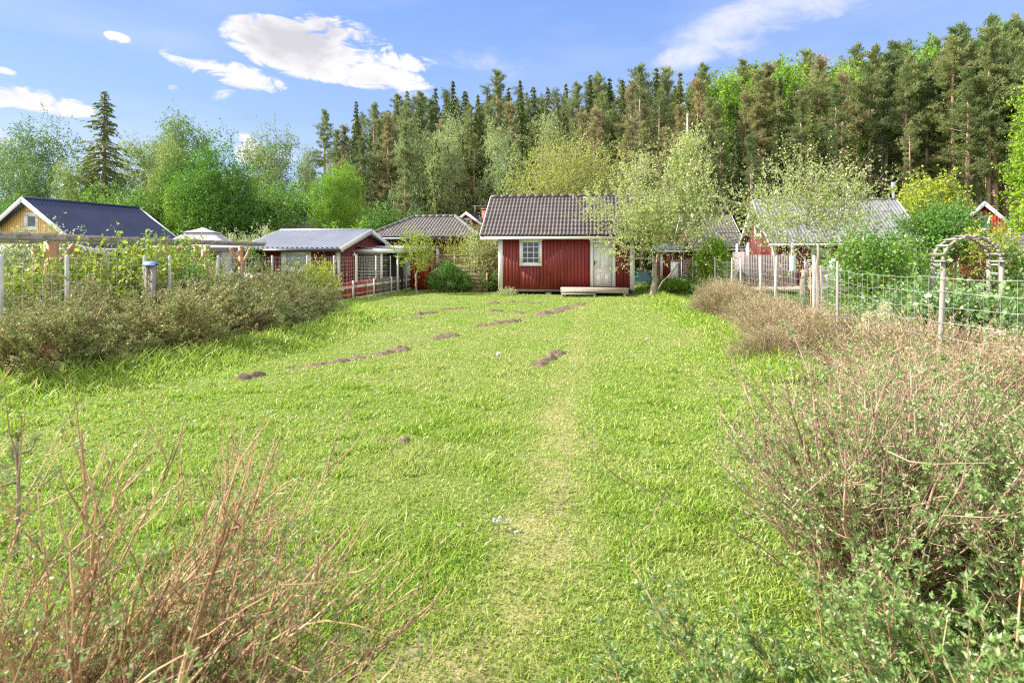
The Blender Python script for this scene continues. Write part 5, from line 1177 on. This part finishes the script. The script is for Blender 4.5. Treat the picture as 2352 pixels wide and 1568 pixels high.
for i, (u, v, r, h, lab) in enumerate(RB):
    q = uv(u, v)
    if i < 2:
        w_, l_, p_ = rough_bush(1.1, .75, 1500, 15000, .03, 20+i, sprout=1.5); t = thing('rough_bush', lab, 'bush', q, 0, 'rough cinquefoil bushes along the right fence'); t.scale = (r/1.1, r/1.1, h/.75)
        w_.build('stems', M['twig2'], t); l_.build('foliage', M['l_pot'], t); p_.build('dry_tips', M['l_potp'], t)
        RBo = (RBo if i else [])+[t]
    else: dup(RBo[i % 2], q, i*1.1, (r/1.1, r/1.1, h/.75), lab)

# --- the two big bushes in front of the camera
def leaflets(mb, P, D, size, k=5):
    """palmate leaves of narrow leaflets"""
    n = len(P); D = unit(D); S_ = unit(np.cross(D, rng.normal(size=(n, 3)))); 
    for a in np.linspace(-1.15, 1.15, k):
        d = unit(D*math.cos(a)+S_*math.sin(a)+rng.normal(size=(n, 3))*.12); sz = size*rng.uniform(.7, 1.1, n)*(1-.18*abs(a))
        mb.leaves(P+d*sz[:,None]*.5, d, sz, sz*.34)
def big_bush(seed, roots, dirs, Lr, nst, nside, r0, leafn, lsz, gravity=-.1, tipb=.0, sub=3):
    """stems: real tubes, side branches and twiglets; leaves sit at twig nodes"""
    global rng
    keep = rng; rng = np.random.default_rng(seed)
    st = MB(); ends = []; ed = []; np_ = []; nd = []
    for i in range(nst):
        b = np.array(roots(i)); d = unit(np.array(dirs(i))+rng.normal(size=3)*.08); L_ = rng.uniform(*Lr); n = 8
        P = [b]; dd = d.copy()
        for k in range(n-1):
            dd = unit(dd+rng.normal(size=3)*.09+np.array((0,0,.045-gravity*0))); P.append(P[-1]+dd*L_/(n-1))
        P = np.array(P); rr = r0*(rng.uniform(.35, .8) if rng.random() < .75 else rng.uniform(.9, 1.5))*np.linspace(1, .25, n); st.tube(P, rr, 6 if rr[0] > .006 else 4, cap=False)
        for j in range(nside):
            t = rng.uniform(.18, .97)*(n-1); q = int(t); a = P[q]+(P[min(q+1, n-1)]-P[q])*(t-q); base = unit(P[min(q+1, n-1)]-P[q])
            d2 = unit(base+rng.normal(size=3)*.42+np.array((0,0,.12))); l2 = L_*rng.uniform(.12, .38)*(1.15-t/(n-1)*.5); m = 5; S2 = [a]; e = d2
            for k in range(m-1): e = unit(e+rng.normal(size=3)*.13+np.array((0,0,.06))); S2.append(S2[-1]+e*l2/(m-1))
            S2 = np.array(S2); st.tube(S2, np.linspace(.0028, .0010, m)*rng.uniform(.8, 1.3), 3, cap=False)
            np_ += list(S2[1:]); nd += [unit(S2[k+1]-S2[k]) for k in range(m-1)]
            for _ in range(sub):
                q2 = rng.integers(1, m); a2 = S2[q2]; d3 = unit(e+rng.normal(size=3)*.6+np.array((0,0,.15))); l3 = rng.uniform(.03, .11)
                ends.append(a2); ed.append(d3*l3); np_ += [a2+d3*l3, a2+d3*l3*.5]; nd += [d3, d3]
    E = np.array(ends); F = np.array(ed)
    st.leaves(E+F*.5, F, np.linalg.norm(F, axis=1), .0022, mid=.3)
    NPs = np.array(np_); ND = np.array(nd); j = rng.integers(0, len(NPs), leafn); lf = MB()
    leaflets(lf, NPs[j]+rng.normal(size=(leafn, 3))*.006, ND[j]+rng.normal(size=(leafn, 3))*.6, lsz)
    # brown dried flower heads at some ends
    tp = MB(); j = rng.integers(0, len(E), int(len(E)*tipb)+1); 
    for _ in range(5): tp.leaves(E[j]+F[j]+rng.normal(size=(len(j), 3))*.004, rng.normal(size=(len(j), 3)), .012, .008)
    rng = keep; return st, lf, tp
def left_bush():
    t = thing('bare_bush', 'big nearly bare brown bush leaning right, close at the lower left', 'bush', (-1.42, 1.55, 0))
    def rt(i): a = rng.uniform(0, 2*PI); q = .30*math.sqrt(rng.random()); return (q*math.cos(a), q*math.sin(a)+.05, -.02)
    def dr(i):
        q = rng.random(); a = rng.uniform(.42, 1.2) if q < .72 else rng.uniform(-.7, .42) if q < .88 else rng.uniform(1.0, 1.42)
        return (math.sin(a)+.12, rng.normal()*.38, math.cos(a)*.95+.08)
    st, lf, tp = big_bush(11, rt, dr, (.68, 1.3), 220, 11, .0085, 9000, .018, tipb=.10)
    st.build('stems', M['twig'], t, True); lf.build('foliage', M['l_fore'], t); tp.build('dry_tips', M['l_potp'], t)
left_bush()
def right_bush():
    t = thing('twiggy_bush', 'tall reddish twiggy bush fanning out at the lower right', 'bush', (1.74, 2.75, 0))
    def rt(i): a = rng.uniform(0, 2*PI); q = .16*math.sqrt(rng.random()); return (q*math.cos(a), q*math.sin(a), -.02)
    def dr(i): a = rng.uniform(-.85, .95); return (math.sin(a), rng.normal()*.42, math.cos(a)*.95+.1)
    st, lf, tp = big_bush(21, rt, dr, (.8, 1.28), 170, 11, .0095, 11000, .024, tipb=.15)
    st.build('stems', M['twig2'], t, True); lf.build('foliage', M['l_fore'], t); tp.build('dry_tips', M['l_potp'], t)
    t = thing('leafy_bush', 'low grey-green leafy bush across the bottom right corner', 'bush', (1.3, 1.6, 0))
    def rt(i): a = rng.uniform(0, 2*PI); q = .35*math.sqrt(rng.random()); return (q*math.cos(a)*1.4, q*math.sin(a), -.02)
    def dr(i): a = rng.uniform(-1.42, 1.1); return (math.sin(a)*1.15, rng.normal()*.4+.05, math.cos(a)*.8+.12)
    st, lf, tp = big_bush(22, rt, dr, (.36, .84), 150, 9, .006, 20000, .027, tipb=.05)
    st.build('stems', M['twig'], t, True); lf.build('foliage', M['l_fore'], t); tp.build('dry_tips', M['l_potp'], t)
    t = thing('leafy_bush', 'taller leafy bush at the right picture edge close to the camera', 'bush', (2.35, 2.15, 0))
    def dr2(i): a = rng.uniform(-.7, .9); return (math.sin(a), rng.normal()*.4, math.cos(a)+.1)
    def rt2(i): a = rng.uniform(0, 2*PI); q = .3*math.sqrt(rng.random()); return (q*math.cos(a), q*math.sin(a), -.02)
    st, lf, tp = big_bush(23, rt2, dr2, (.7, 1.2), 120, 9, .007, 14000, .027, tipb=.08)
    st.build('stems', M['twig2'], t, True); lf.build('foliage', M['l_fore'], t); tp.build('dry_tips', M['l_potp'], t)
    t = thing('twiggy_bush', 'brown twiggy bush just behind the right foreground bush', 'bush', (2.75, 3.75, 0))
    def dr3(i): a = rng.uniform(-.9, .9); return (math.sin(a), rng.normal()*.45, math.cos(a)+.1)
    st, lf, tp = big_bush(24, rt2, dr3, (.7, 1.15), 140, 9, .008, 9000, .02, tipb=.2)
    st.build('stems', M['twig2'], t, True); lf.build('foliage', M['l_fore'], t); tp.build('dry_tips', M['l_potp'], t)
right_bush()
def pine_sapling():
    t = thing('pine_sapling', 'small pine sapling with pale upright candles at the left edge', 'sapling', (-2.75, 3.15, 0)); s = MB(); n = MB()
    s.tube([(0,0,0),(.02,0,.35),(.01,0,.72)], [.012,.009,.006], 6)
    for z, l_, a in ((.42,.22,.3),(.44,.2,2.6),(.45,.16,4.4),(.6,.12,1.2),(.6,.12,5.3)): s.tube([(.01,0,z),(math.cos(a)*l_*.6,math.sin(a)*l_*.6,z+.0),(math.cos(a)*l_,math.sin(a)*l_,z+.08)], [.006,.005,.003], 5); P = np.array([(math.cos(a)*l_*k,math.sin(a)*l_*k,z+.08*k) for k in rng.uniform(.3,1,90)]); n.leaves(P+rng.normal(size=P.shape)*.012, rng.normal(size=P.shape)+np.array((0,0,.6)), .055, .003)
    P = np.stack([np.zeros(160)+.01, np.zeros(160), rng.uniform(.5,.72,160)], -1); n.leaves(P+rng.normal(size=P.shape)*.014, rng.normal(size=P.shape)+np.array((0,0,.8)), .06, .003)
    s.build('stem', M['bark'], t); n.build('needles', M['l_pine'], t)
    for a in range(5): c = MB(); dx = .018*math.cos(a*1.3); dy = .018*math.sin(a*1.3); c.tube([(.01+dx,dy,.7),(.01+dx*1.3,dy*1.3,.82-.012*a)], [.006,.004], 6); c.build('candle', M['l_yellowg'], t)
pine_sapling()
# white clovers / dandelion clocks by the path
def flower(x, y, lab, r=.013, h=.07, m='white'):
    gx, gy = gp(x, y+8); t = thing('white_flower', lab, 'flower', (gx, gy, float(gz(gx, gy))), 0, 'small white flowers in the lawn'); s = MB(); s.tube([(0,0,0),(.004,0,h)], .0015, 4); s.build('stem', M['l_green'], t)
    k = MB(); D = randdir(90); k.leaves(np.array((.004,0,h))+D*r*.6, D, r*1.1, r*.5); k.build('head', M[m], t)
for x, y, lab in ((1134,1217,'white flower head, leftmost of the cluster beside the worn path'),(1147,1213,'white flower head at the top of the cluster beside the path'),(1144,1221,'white flower head in the middle of the path-side cluster'),(1164,1219,'white flower head at the right of the path-side cluster'),(1185,1248,'single white flower head below the path-side cluster')): flower(x, y, lab)
flower(1144, 820, 'white dandelion clock in the mid lawn left of the path', .035, .12); flower(1486, 786, 'white dandelion clock in the lawn right of the path', .035, .12)

# --- forest: a few trees of each kind are grown once, then copied
def spruce(H, R, seed, bare=.1, ragged=.15):
    global rng
    keep = rng; rng = np.random.default_rng(seed+900); w = MB(); l = MB(); w.tube([(0,0,-.5),(0,0,H*.5),(0,0,H*.965)], [H*.013,H*.008,.015], 6)
    zs = np.arange(H*bare, H*.985, .30+.01*H*.4); A = []; B = []
    for z in zs:
        f = 1-(z-H*bare)/(H-H*bare); r = R*(f**.85)*rng.uniform(1-ragged*2, 1+ragged)*(.75+.25*min(1, (z/H)/.25)); k = rng.integers(5, 8); a0 = rng.uniform(0, 6.28)
        for i in range(k):
            a = a0+i*2*PI/k+rng.normal()*.2; rr = r*rng.uniform(.7, 1.12)+.12; A.append((0,0,z+.1*rr)); B.append((math.cos(a)*rr, math.sin(a)*rr, z-rr*.28+.1*rng.normal()))
    A, B = np.array(A), np.array(B); Ln = np.linalg.norm(B-A, axis=1)
    w.leaves((A+B)/2, B-A, Ln, .05, mid=.2); m = np.maximum(4, (Ln*17).astype(int)); j = np.repeat(np.arange(len(A)), m); n = len(j); t = rng.uniform(.12, 1.03, n)
    D = unit(B-A)[j]; S_ = unit(np.cross(D, (0,0,1.))); P = A[j]+(B-A)[j]*t[:,None]; lat = rng.normal(size=n)*.22*(1.2-t)*np.minimum(1.6, Ln[j]*.6)
    P += S_*lat[:,None]; P[:,2] -= np.abs(rng.normal(size=n))*.13; 
    LD = unit(D*.8+S_*np.sign(lat)[:,None]*.6+rng.normal(size=(n, 3))*.25+np.array((0,0,-.35))); l.leaves(P, LD, rng.uniform(.25, .55, n), rng.uniform(.07, .16, n))
    rng = keep; return w, l
def pine(H, R, seed, bare=.5, dense=1.0, low=True):
    global rng
    keep = rng; rng = np.random.default_rng(seed+1900); w = MB(); l = MB(); sw = rng.normal(size=2)*.012*H
    tp = np.array([(0,0,-.5),(sw[0]*.6,sw[1]*.6,H*.35),(sw[0],sw[1],H*.7),(sw[0]*.8,sw[1]*.8,H*.975)]); w.tube(tp, [H*.0125,H*.0105,H*.007,.02], 7)
    n = int(105*dense); C = []; AX = []
    gap = [rng.uniform(bare, .8) for _ in range(2)]
    for q_ in range(n):
        f = ((q_+rng.random())/n)**.92; zz = H*(bare+(1-bare)*f)
        if f < .75 and min(abs(zz/H-g) for g in gap) < .018: continue
        prof = min(.5+1.5*f, 1.22*max(0, 1.03-f)**.7)*(.8+.3*math.sin(f*17+seed)); rr = R*min(1.05, prof)*rng.uniform(.45, 1.15)+.15; a = rng.uniform(0, 6.28)
        x0 = np.interp(zz, tp[:,2], tp[:,0]); y0 = np.interp(zz, tp[:,2], tp[:,1]); rise = rng.uniform(-.12, .25) if f < .45 else rng.uniform(.1, .5) if f < .8 else rng.uniform(.4, 1.0)
        e = np.array((x0+math.cos(a)*rr, y0+math.sin(a)*rr, zz+rr*rise)); P = curve_pts((x0,y0,zz), e, 4, .07)
        if rr > .7: w.tube(P, np.array([.045,.036,.026,.015])*min(1, .5+rr*.3), 4, cap=False)
        ax = (e-np.array((x0,y0,zz))); m = int(4+rr*4.5)
        for t in rng.uniform(.3 if f < .8 else .05, 1.05, m): C.append(np.array((x0,y0,zz))+ax*t+rng.normal(size=3)*np.array((.24,.24,.12))*min(1.2, rr*.6)); AX.append(ax/np.linalg.norm(ax))
    for q in range(8): C.append(np.array((tp[-1][0], tp[-1][1], H*(.93+.0085*q)))); AX.append((0,0,1.))
    if low:
        for k in range(16): zz = H*rng.uniform(bare*.4, bare); a = rng.uniform(0, 6.28); L_ = rng.uniform(.5, 1.8); w.leaves([(math.cos(a)*L_/2, math.sin(a)*L_/2, zz)], [(math.cos(a), math.sin(a), rng.uniform(-.3,.2))], L_, .05, mid=.2)
    C = np.array(C); AX = np.array(AX); k = 17; j = np.repeat(np.arange(len(C)), k); m = len(j); D = randdir(m)
    P = C[j]+D*(rng.random(m)**.5)[:,None]*rng.uniform(.16, .30, len(C))[j][:,None]; l.leaves(P, unit(D*.8+AX[j]*.7+np.array((0,0,.5))), rng.uniform(.14, .30, m), rng.uniform(.035, .065, m))
    rng = keep; return w, l
def birch(H, R, seed, base=.18, ls=.15, n=84, droop=.5, up=.1):
    return crown_tree(H, H*base*1.6, H*(.5+base*.55), (R, R*.9, H*(.5-base*.5)), n, H*.011, 18, H*.05+.35, 11, ls, R*.14, droop=droop, up=up, seed=seed, lump=.22, shell=.55, twigw=.02)
KIND = {}
def reg(k, w, l, bark, lm):
    KIND[k] = (w.mesh('trunk', M[bark], True), l.mesh('crown', M[lm]))
reg('spruce4', *spruce(20, 1.7, 8, .25, .3), 'pbark', 'l_spruce'); reg('spruce1', *spruce(20, 3.0, 1), 'pbark', 'l_spruce'); reg('spruce2', *spruce(20, 2.3, 2, .2, .25), 'pbark', 'l_spruce'); reg('spruce3', *spruce(20, 3.6, 3, .12, .3), 'pbark', 'l_spruce')
reg('pine1', *pine(20, 2.6, 1, .45), 'pbark', 'l_pine'); reg('pine2', *pine(20, 2.4, 2, .56, .9), 'pbark', 'l_pine'); reg('pine3', *pine(20, 2.9, 3, .22, 1.5, False), 'pbark', 'l_pinet'); reg('pine4', *pine(20, 2.3, 4, .36, 1.2), 'pbark', 'l_pine')
reg('birch1', *birch(15, 3.2, 1), 'birch', 'l_birch'); reg('birch2', *birch(15, 2.5, 2), 'birch', 'l_birch'); reg('birchf1', *birch(15, 2.9, 4), 'birch', 'l_birchf'); reg('birchf2', *birch(15, 2.3, 5, .3), 'birch', 'l_birchf')
reg('aspen', *birch(15, 2.6, 6, .2, .17, 110, 0, .5), 'birch', 'l_lime'); reg('maple', *birch(12, 4.0, 7, .12, .17, 170, 0, .35), 'bark', 'l_maple'); reg('lime', *birch(12, 3.4, 8, .1, .16, 120, 0, .4), 'bark', 'l_lime'); reg('scrub', *birch(7, 3.2, 9, .06, .16, 130, 0, .3), 'bark', 'l_green')
def snag():
    w = MB(); w.tube([(0,0,-.5),(0,0,9),(.1,0,19)], [.2,.14,.03], 6); n = 520; a = rng.uniform(0, 6.28, n); z = rng.uniform(3, 18.5, n); L_ = rng.uniform(.4, 1.7, n)*(1.1-z/22)
    D = np.stack([np.cos(a), np.sin(a), rng.uniform(-.55, .1, n)], -1); w.leaves(np.stack([np.cos(a)*L_*.5, np.sin(a)*L_*.5, z], -1)+D*0, D, L_, .045, mid=.2)
    q = 1500; a = rng.uniform(0, 6.28, q); z = rng.uniform(3, 18, q); r = rng.uniform(.3, 1.4, q)*(1.1-z/22); w.leaves(np.stack([np.cos(a)*r, np.sin(a)*r, z], -1), randdir(q), .5, .025); return w
SN = snag().mesh('trunk', M['deadw'])
SPEC = {'spruce': ('spruce_tree','spruce'), 'pine': ('pine_tree','pine'), 'birch': ('birch_tree','birch'), 'birchf': ('birch_tree','birch'), 'aspen': ('aspen_tree','aspen'), 'maple': ('maple_tree','maple'), 'lime': ('broadleaf_tree','broadleaf tree'), 'scrub': ('scrub_tree','scrub tree'), 'snag': ('dead_tree','dead spruce')}
LM = [(0,70,'above the gable of the yellow house'),(70,200,'behind the left half of the navy roof'),(200,330,'behind the right half of the navy roof'),(330,440,'above the pergola middle'),(440,560,'above the gazebo'),(560,640,'above the silvery fruit trees'),
      (640,735,'above the brown roofed house'),(735,800,'above the acid green shrub'),(800,860,'above the red cottage gable'),(860,930,'above the slatted lean-to'),(930,1010,'above the hipped roof ridge'),(1010,1060,'left of the brick chimney'),(1060,1110,'above the brick chimney'),
      (1110,1170,'above the left end of the hut roof'),(1170,1235,'above the hut window'),(1235,1300,'above the middle of the hut'),(1300,1365,'behind the rounded apple tree top'),(1365,1430,'above the hut door'),(1430,1500,'above the hut right end'),
      (1500,1560,'left of the flag pole'),(1560,1620,'behind the flag pole'),(1620,1680,'above the small brown roof'),(1680,1740,'left of the porch house gable'),(1740,1800,'above the porch house gable'),(1800,1865,'above the cylindrical lantern'),(1865,1930,'above the egg lantern'),
      (1930,1995,'above the cream flowers'),(1995,2060,'above the porch house stove pipe'),(2060,2125,'above the yellow-green maple'),(2125,2190,'above the dense round bush'),(2190,2260,'above the garden arch'),(2260,2330,'above the right red gabled house'),(2330,2500,'at the right edge of the forest')]
placed = []
def ft(kind, x, ytop, d, wide=1.0, look=''):
    k = kind.rstrip('0123456789'); base = {'spruce':20,'pine':20,'birch':15,'birchf':15,'aspen':15,'maple':12,'lime':12,'scrub':7,'snag':19}[k]
    h = (EYE+(588-ytop)/FPX*d)*(1.0 if k in ('spruce','pine','snag') else .97); s = h/base
    placed.append((x, d, kind, k, s, wide, look, ytop))
# left background
for a in ((('birch1'),40,300,60),('birch1',110,262,56,1.1),('birch2',175,330,52),('spruce3',240,198,52,1.35,'tall dark'),('spruce2',205,330,54),('birch2',330,285,58,1.1),('birch1',395,300,50,.9),('birch2',438,222,66,1.0,'tall slender'),('birch2',375,262,64,.8),
          ('maple',500,328,46,.95,'dense dark green'),('maple',445,350,50,.9,'rounded green'),('lime',425,395,47,.7),('birch1',628,275,62,.95,'tall drooping'),('birch2',600,300,64,.8),('scrub',600,435,52,1.1),('scrub',665,425,50,1.1),('scrub',560,455,50),('birchf2',705,330,66,.7,'thin'),('pine2',752,255,66,.9,'open dark'),
          ('scrub',250,430,50,1.1),('scrub',330,440,48,1.1),('scrub',60,455,54,1.2),('birch1',-10,300,62),('scrub',150,460,56,1.2),('lime',752,372,47,.55,'vivid'),('lime',790,355,48,.6,'vivid tall'),('scrub',712,450,52,1.)): ft(*a)
# forest skyline
prof = [(770,300),(790,290),(818,224),(862,236),(885,250),(908,220),(935,200),(960,214),(1000,192),(1040,176),(1068,198),(1098,210),(1140,166),(1168,190),(1195,176),(1225,188),(1258,192),(1300,184),(1330,192),(1355,160),(1378,172),(1400,168),(1430,175),(1470,148),(1508,144),(1530,160),(1562,156),(1600,158),(1622,148),(1660,152),(1700,142),(1735,138),(1762,128),(1790,136),(1820,124),(1850,120),(1886,112),(1920,118),(1962,104),(2000,112),(2030,124),(2062,100),(2092,82),(2130,100),(2152,92),(2182,70),(2222,56),(2250,52),(2284,34),(2312,50),(2338,40),(2375,60),(2420,70)]
kz = {0: ('pine4','pine3','spruce2','pine1','spruce1'), 1: ('spruce1','spruce2','pine4','spruce4','spruce2'), 2: ('pine4','spruce4','spruce2','pine1','spruce4'), 3: ('pine4','spruce4','aspen','pine1','aspen'), 4: ('pine4','pine2','aspen','pine1','pine2')}
for i, (x, y) in enumerate(prof):
    z = 0 if x < 930 else 1 if x < 1300 else 2 if x < 1620 else 3 if x < 1990 else 4
    d = 76-(x-770)*.013+((i*37) % 9); ft(kz[z][i % 5], x, y, d)
# middle and front rows, lower tops and closer
def prof_y(x): return float(np.interp(x, [p_[0] for p_ in prof], [p_[1] for p_ in prof]))
kf = {0: ('pine3','pine1','spruce3','pine4'), 1: ('pine1','spruce3','pine4','pine3','spruce1'), 2: ('pine3','pine1','pine4','pine3'), 3: ('pine3','pine4','pine1','spruce2'), 4: ('pine2','pine1','pine2','pine4')}
rs = random.Random(5)
for i, x in enumerate(range(785, 2440, 29)):
    z = 0 if x < 930 else 1 if x < 1300 else 2 if x < 1620 else 3 if x < 1990 else 4
    ft(kf[z][i % len(kf[z])], x+rs.uniform(-9, 9), prof_y(x)+rs.uniform(15, 95 if z < 4 else 55), 68-(x-770)*.011+rs.uniform(-2, 2), rs.uniform(.85, 1.1))
for i, x in enumerate(range(790, 2440, 43)):
    z = 0 if x < 930 else 1 if x < 1300 else 2 if x < 1620 else 3 if x < 1990 else 4
    if z == 4 and i % 3: continue
    ft(kf[z][(i*2+1) % len(kf[z])], x+rs.uniform(-14, 14), prof_y(x)+rs.uniform(70, 190), 62-(x-770)*.009+rs.uniform(-2, 2), rs.uniform(.9, 1.15))
for a in (('birchf1',955,262,60,.75,'silvery green'),('birchf1',1045,235,61,.75,'silvery green'),('birchf2',1000,300,59,.8,'silvery'),('birchf1',1150,250,60,.7,'silvery green'),('birchf2',1268,250,58,.85,'silvery green'),('birchf2',1165,300,57),('pine3',1760,150,58,1.25,'bushy brown-green'),('pine3',1735,240,56,1.2,'bushy'),('pine3',1880,135,58,1.1,'bushy'),
          ('snag',2005,215,56,1.,'bare grey'),('snag',2026,260,55,1.,'shorter bare grey'),('birchf2',2090,360,57,.6,'small fresh green'),('aspen',1640,170,72,.8,'vivid'),('aspen',1715,140,74,1.1,'vivid'),('aspen',1750,142,75,1.1,'vivid'),('aspen',1905,135,74,.9,'vivid'),('aspen',2010,108,74,1.1,'vivid'),('aspen',2170,160,73),
          ('pine2',2180,95,54,1.,'tall bare-stemmed'),('pine2',2300,80,53,1.,'tall bare-stemmed'),('pine2',2345,60,52,1.,'tall bare-stemmed'),('pine2',2235,130,53),('scrub',1560,480,56),('scrub',1480,470,58),('scrub',870,470,58),('scrub',960,490,58)): ft(*a)
placed.sort(key=lambda q: q[0]); groups = {}
for q in placed:
    lm = next((t_ for a, b, t_ in LM if a <= q[0] < b), 'beyond the left picture edge'); dq = q[1]+(q[0]-770)*.012; row = 'front' if dq < 65 else 'middle' if dq < 72.5 else 'back'
    if q[0] < 770: row = 'nearer' if q[1] < 53 else 'farther'
    groups.setdefault((q[3].replace('birchf', 'birch'), lm, row), []).append(q)
ORD = {1: [''], 2: ['left of two', 'right of two'], 3: ['leftmost', 'middle one', 'rightmost']}
cnt = 0
for (k, lm, row), L_ in groups.items():
    for i, (x, d, kind, kk, s, wide, look, yt) in enumerate(L_):
        sp = SPEC[kk]; p_ = g0(x, d); bits = [look] if look else [('dark green' if kk == 'spruce' else 'olive' if kk == 'pine' else 'light green')]
        bits += [sp[1]+',', f'{row} row', lm]
        o_ = ORD.get(len(L_), [f'{w} from left' for w in ('first','second','third','fourth','fifth','sixth','seventh')[:len(L_)]])[i]
        lab = ' '.join(bits)+(', '+o_ if o_ else '')
        t = thing(sp[0], lab, 'tree', p_, (cnt*2.399) % 6.28, 'trees of the forest edge' if x >= 770 else 'trees behind the left gardens'); cnt += 1
        t.scale = (s*wide, s*wide, s)
        if kind == 'snag': o = bpy.data.objects.new('trunk', SN); COL.objects.link(o); o.parent = t; continue
        for nm, me in zip(('trunk', 'crown'), KIND[kind]): o = bpy.data.objects.new(nm, me); COL.objects.link(o); o.parent = t
print('forest trees', cnt)
# the depth of the wood behind: crowns and stems nobody could count
def wood_mass():
    src = []; m1 = MB(); m2 = MB()
    for sd_ in range(4): src.append(spruce(20, 3.0, 40+sd_, .15) if sd_ % 2 else pine(20, 2.8, 40+sd_, .45, .7))
    src = [(np.concatenate(w.V), np.concatenate(w.Q), np.concatenate(l.V), np.concatenate(l.Q)) for w, l in src]
    r_ = random.Random(3)
    for row in range(4):
        for x in range(790, 2560, 38):
            d = 84+row*5+r_.uniform(-2, 2)-(x-770)*.012; y = prof_y(min(x, 2420))+r_.uniform(15, 60)
            wv, wq, lv, lq = src[r_.randrange(4)]; h = EYE+(588-y)/FPX*d; s = h/20; a = r_.uniform(0, 6.28); Rm = np.array(((math.cos(a),-math.sin(a),0),(math.sin(a),math.cos(a),0),(0,0,1)))
            p_ = at(x+r_.uniform(-15, 15), 588, d); T = np.array((p_.x, p_.y, 0)); 
            sel = rng.random(len(lq)) < .55; lv4 = lv.reshape(-1, 4, 3)[sel].reshape(-1, 3)
            m1.add(lv4@Rm.T*s+T, np.arange(len(lv4)).reshape(-1, 4)); m2.add(wv@Rm.T*s+T, wq)
    # scrubby understorey at the foot of the wood
    n = 60000; xx = rng.uniform(-24, 95, n); yy = 80-xx*.12+rng.uniform(0, 10, n); zz = rng.random(n)**1.3*(5+3*vn(xx, yy, 4, 2)); m1.leaves(np.stack([xx, yy, zz], -1), randdir(n), rng.uniform(.3, .7, n), .25)
    o = m1.build('distant_wood', M['l_spruce']); tag(o, 'dark conifer wood behind the individually visible forest edge', 'wood', kind='stuff')
    o = m2.build('wood_stems', M['pbark']); tag(o, 'mass of brown stems deep in the conifer wood', 'stems', kind='stuff')
wood_mass()
def left_mass():
    m = MB(); n = 50000; xx = rng.uniform(-75, -18, n); yy = 66+rng.uniform(0, 9, n)+.05*xx; zz = rng.random(n)**1.1*(5.5+2.5*vn(xx, yy, 5, 8)); m.leaves(np.stack([xx, yy, zz], -1), randdir(n), rng.uniform(.2, .5, n), .2)
    o = m.build('distant_thicket', M['l_birch']); tag(o, 'low green thicket closing the view behind the left trees', 'thicket', kind='stuff')
left_mass()
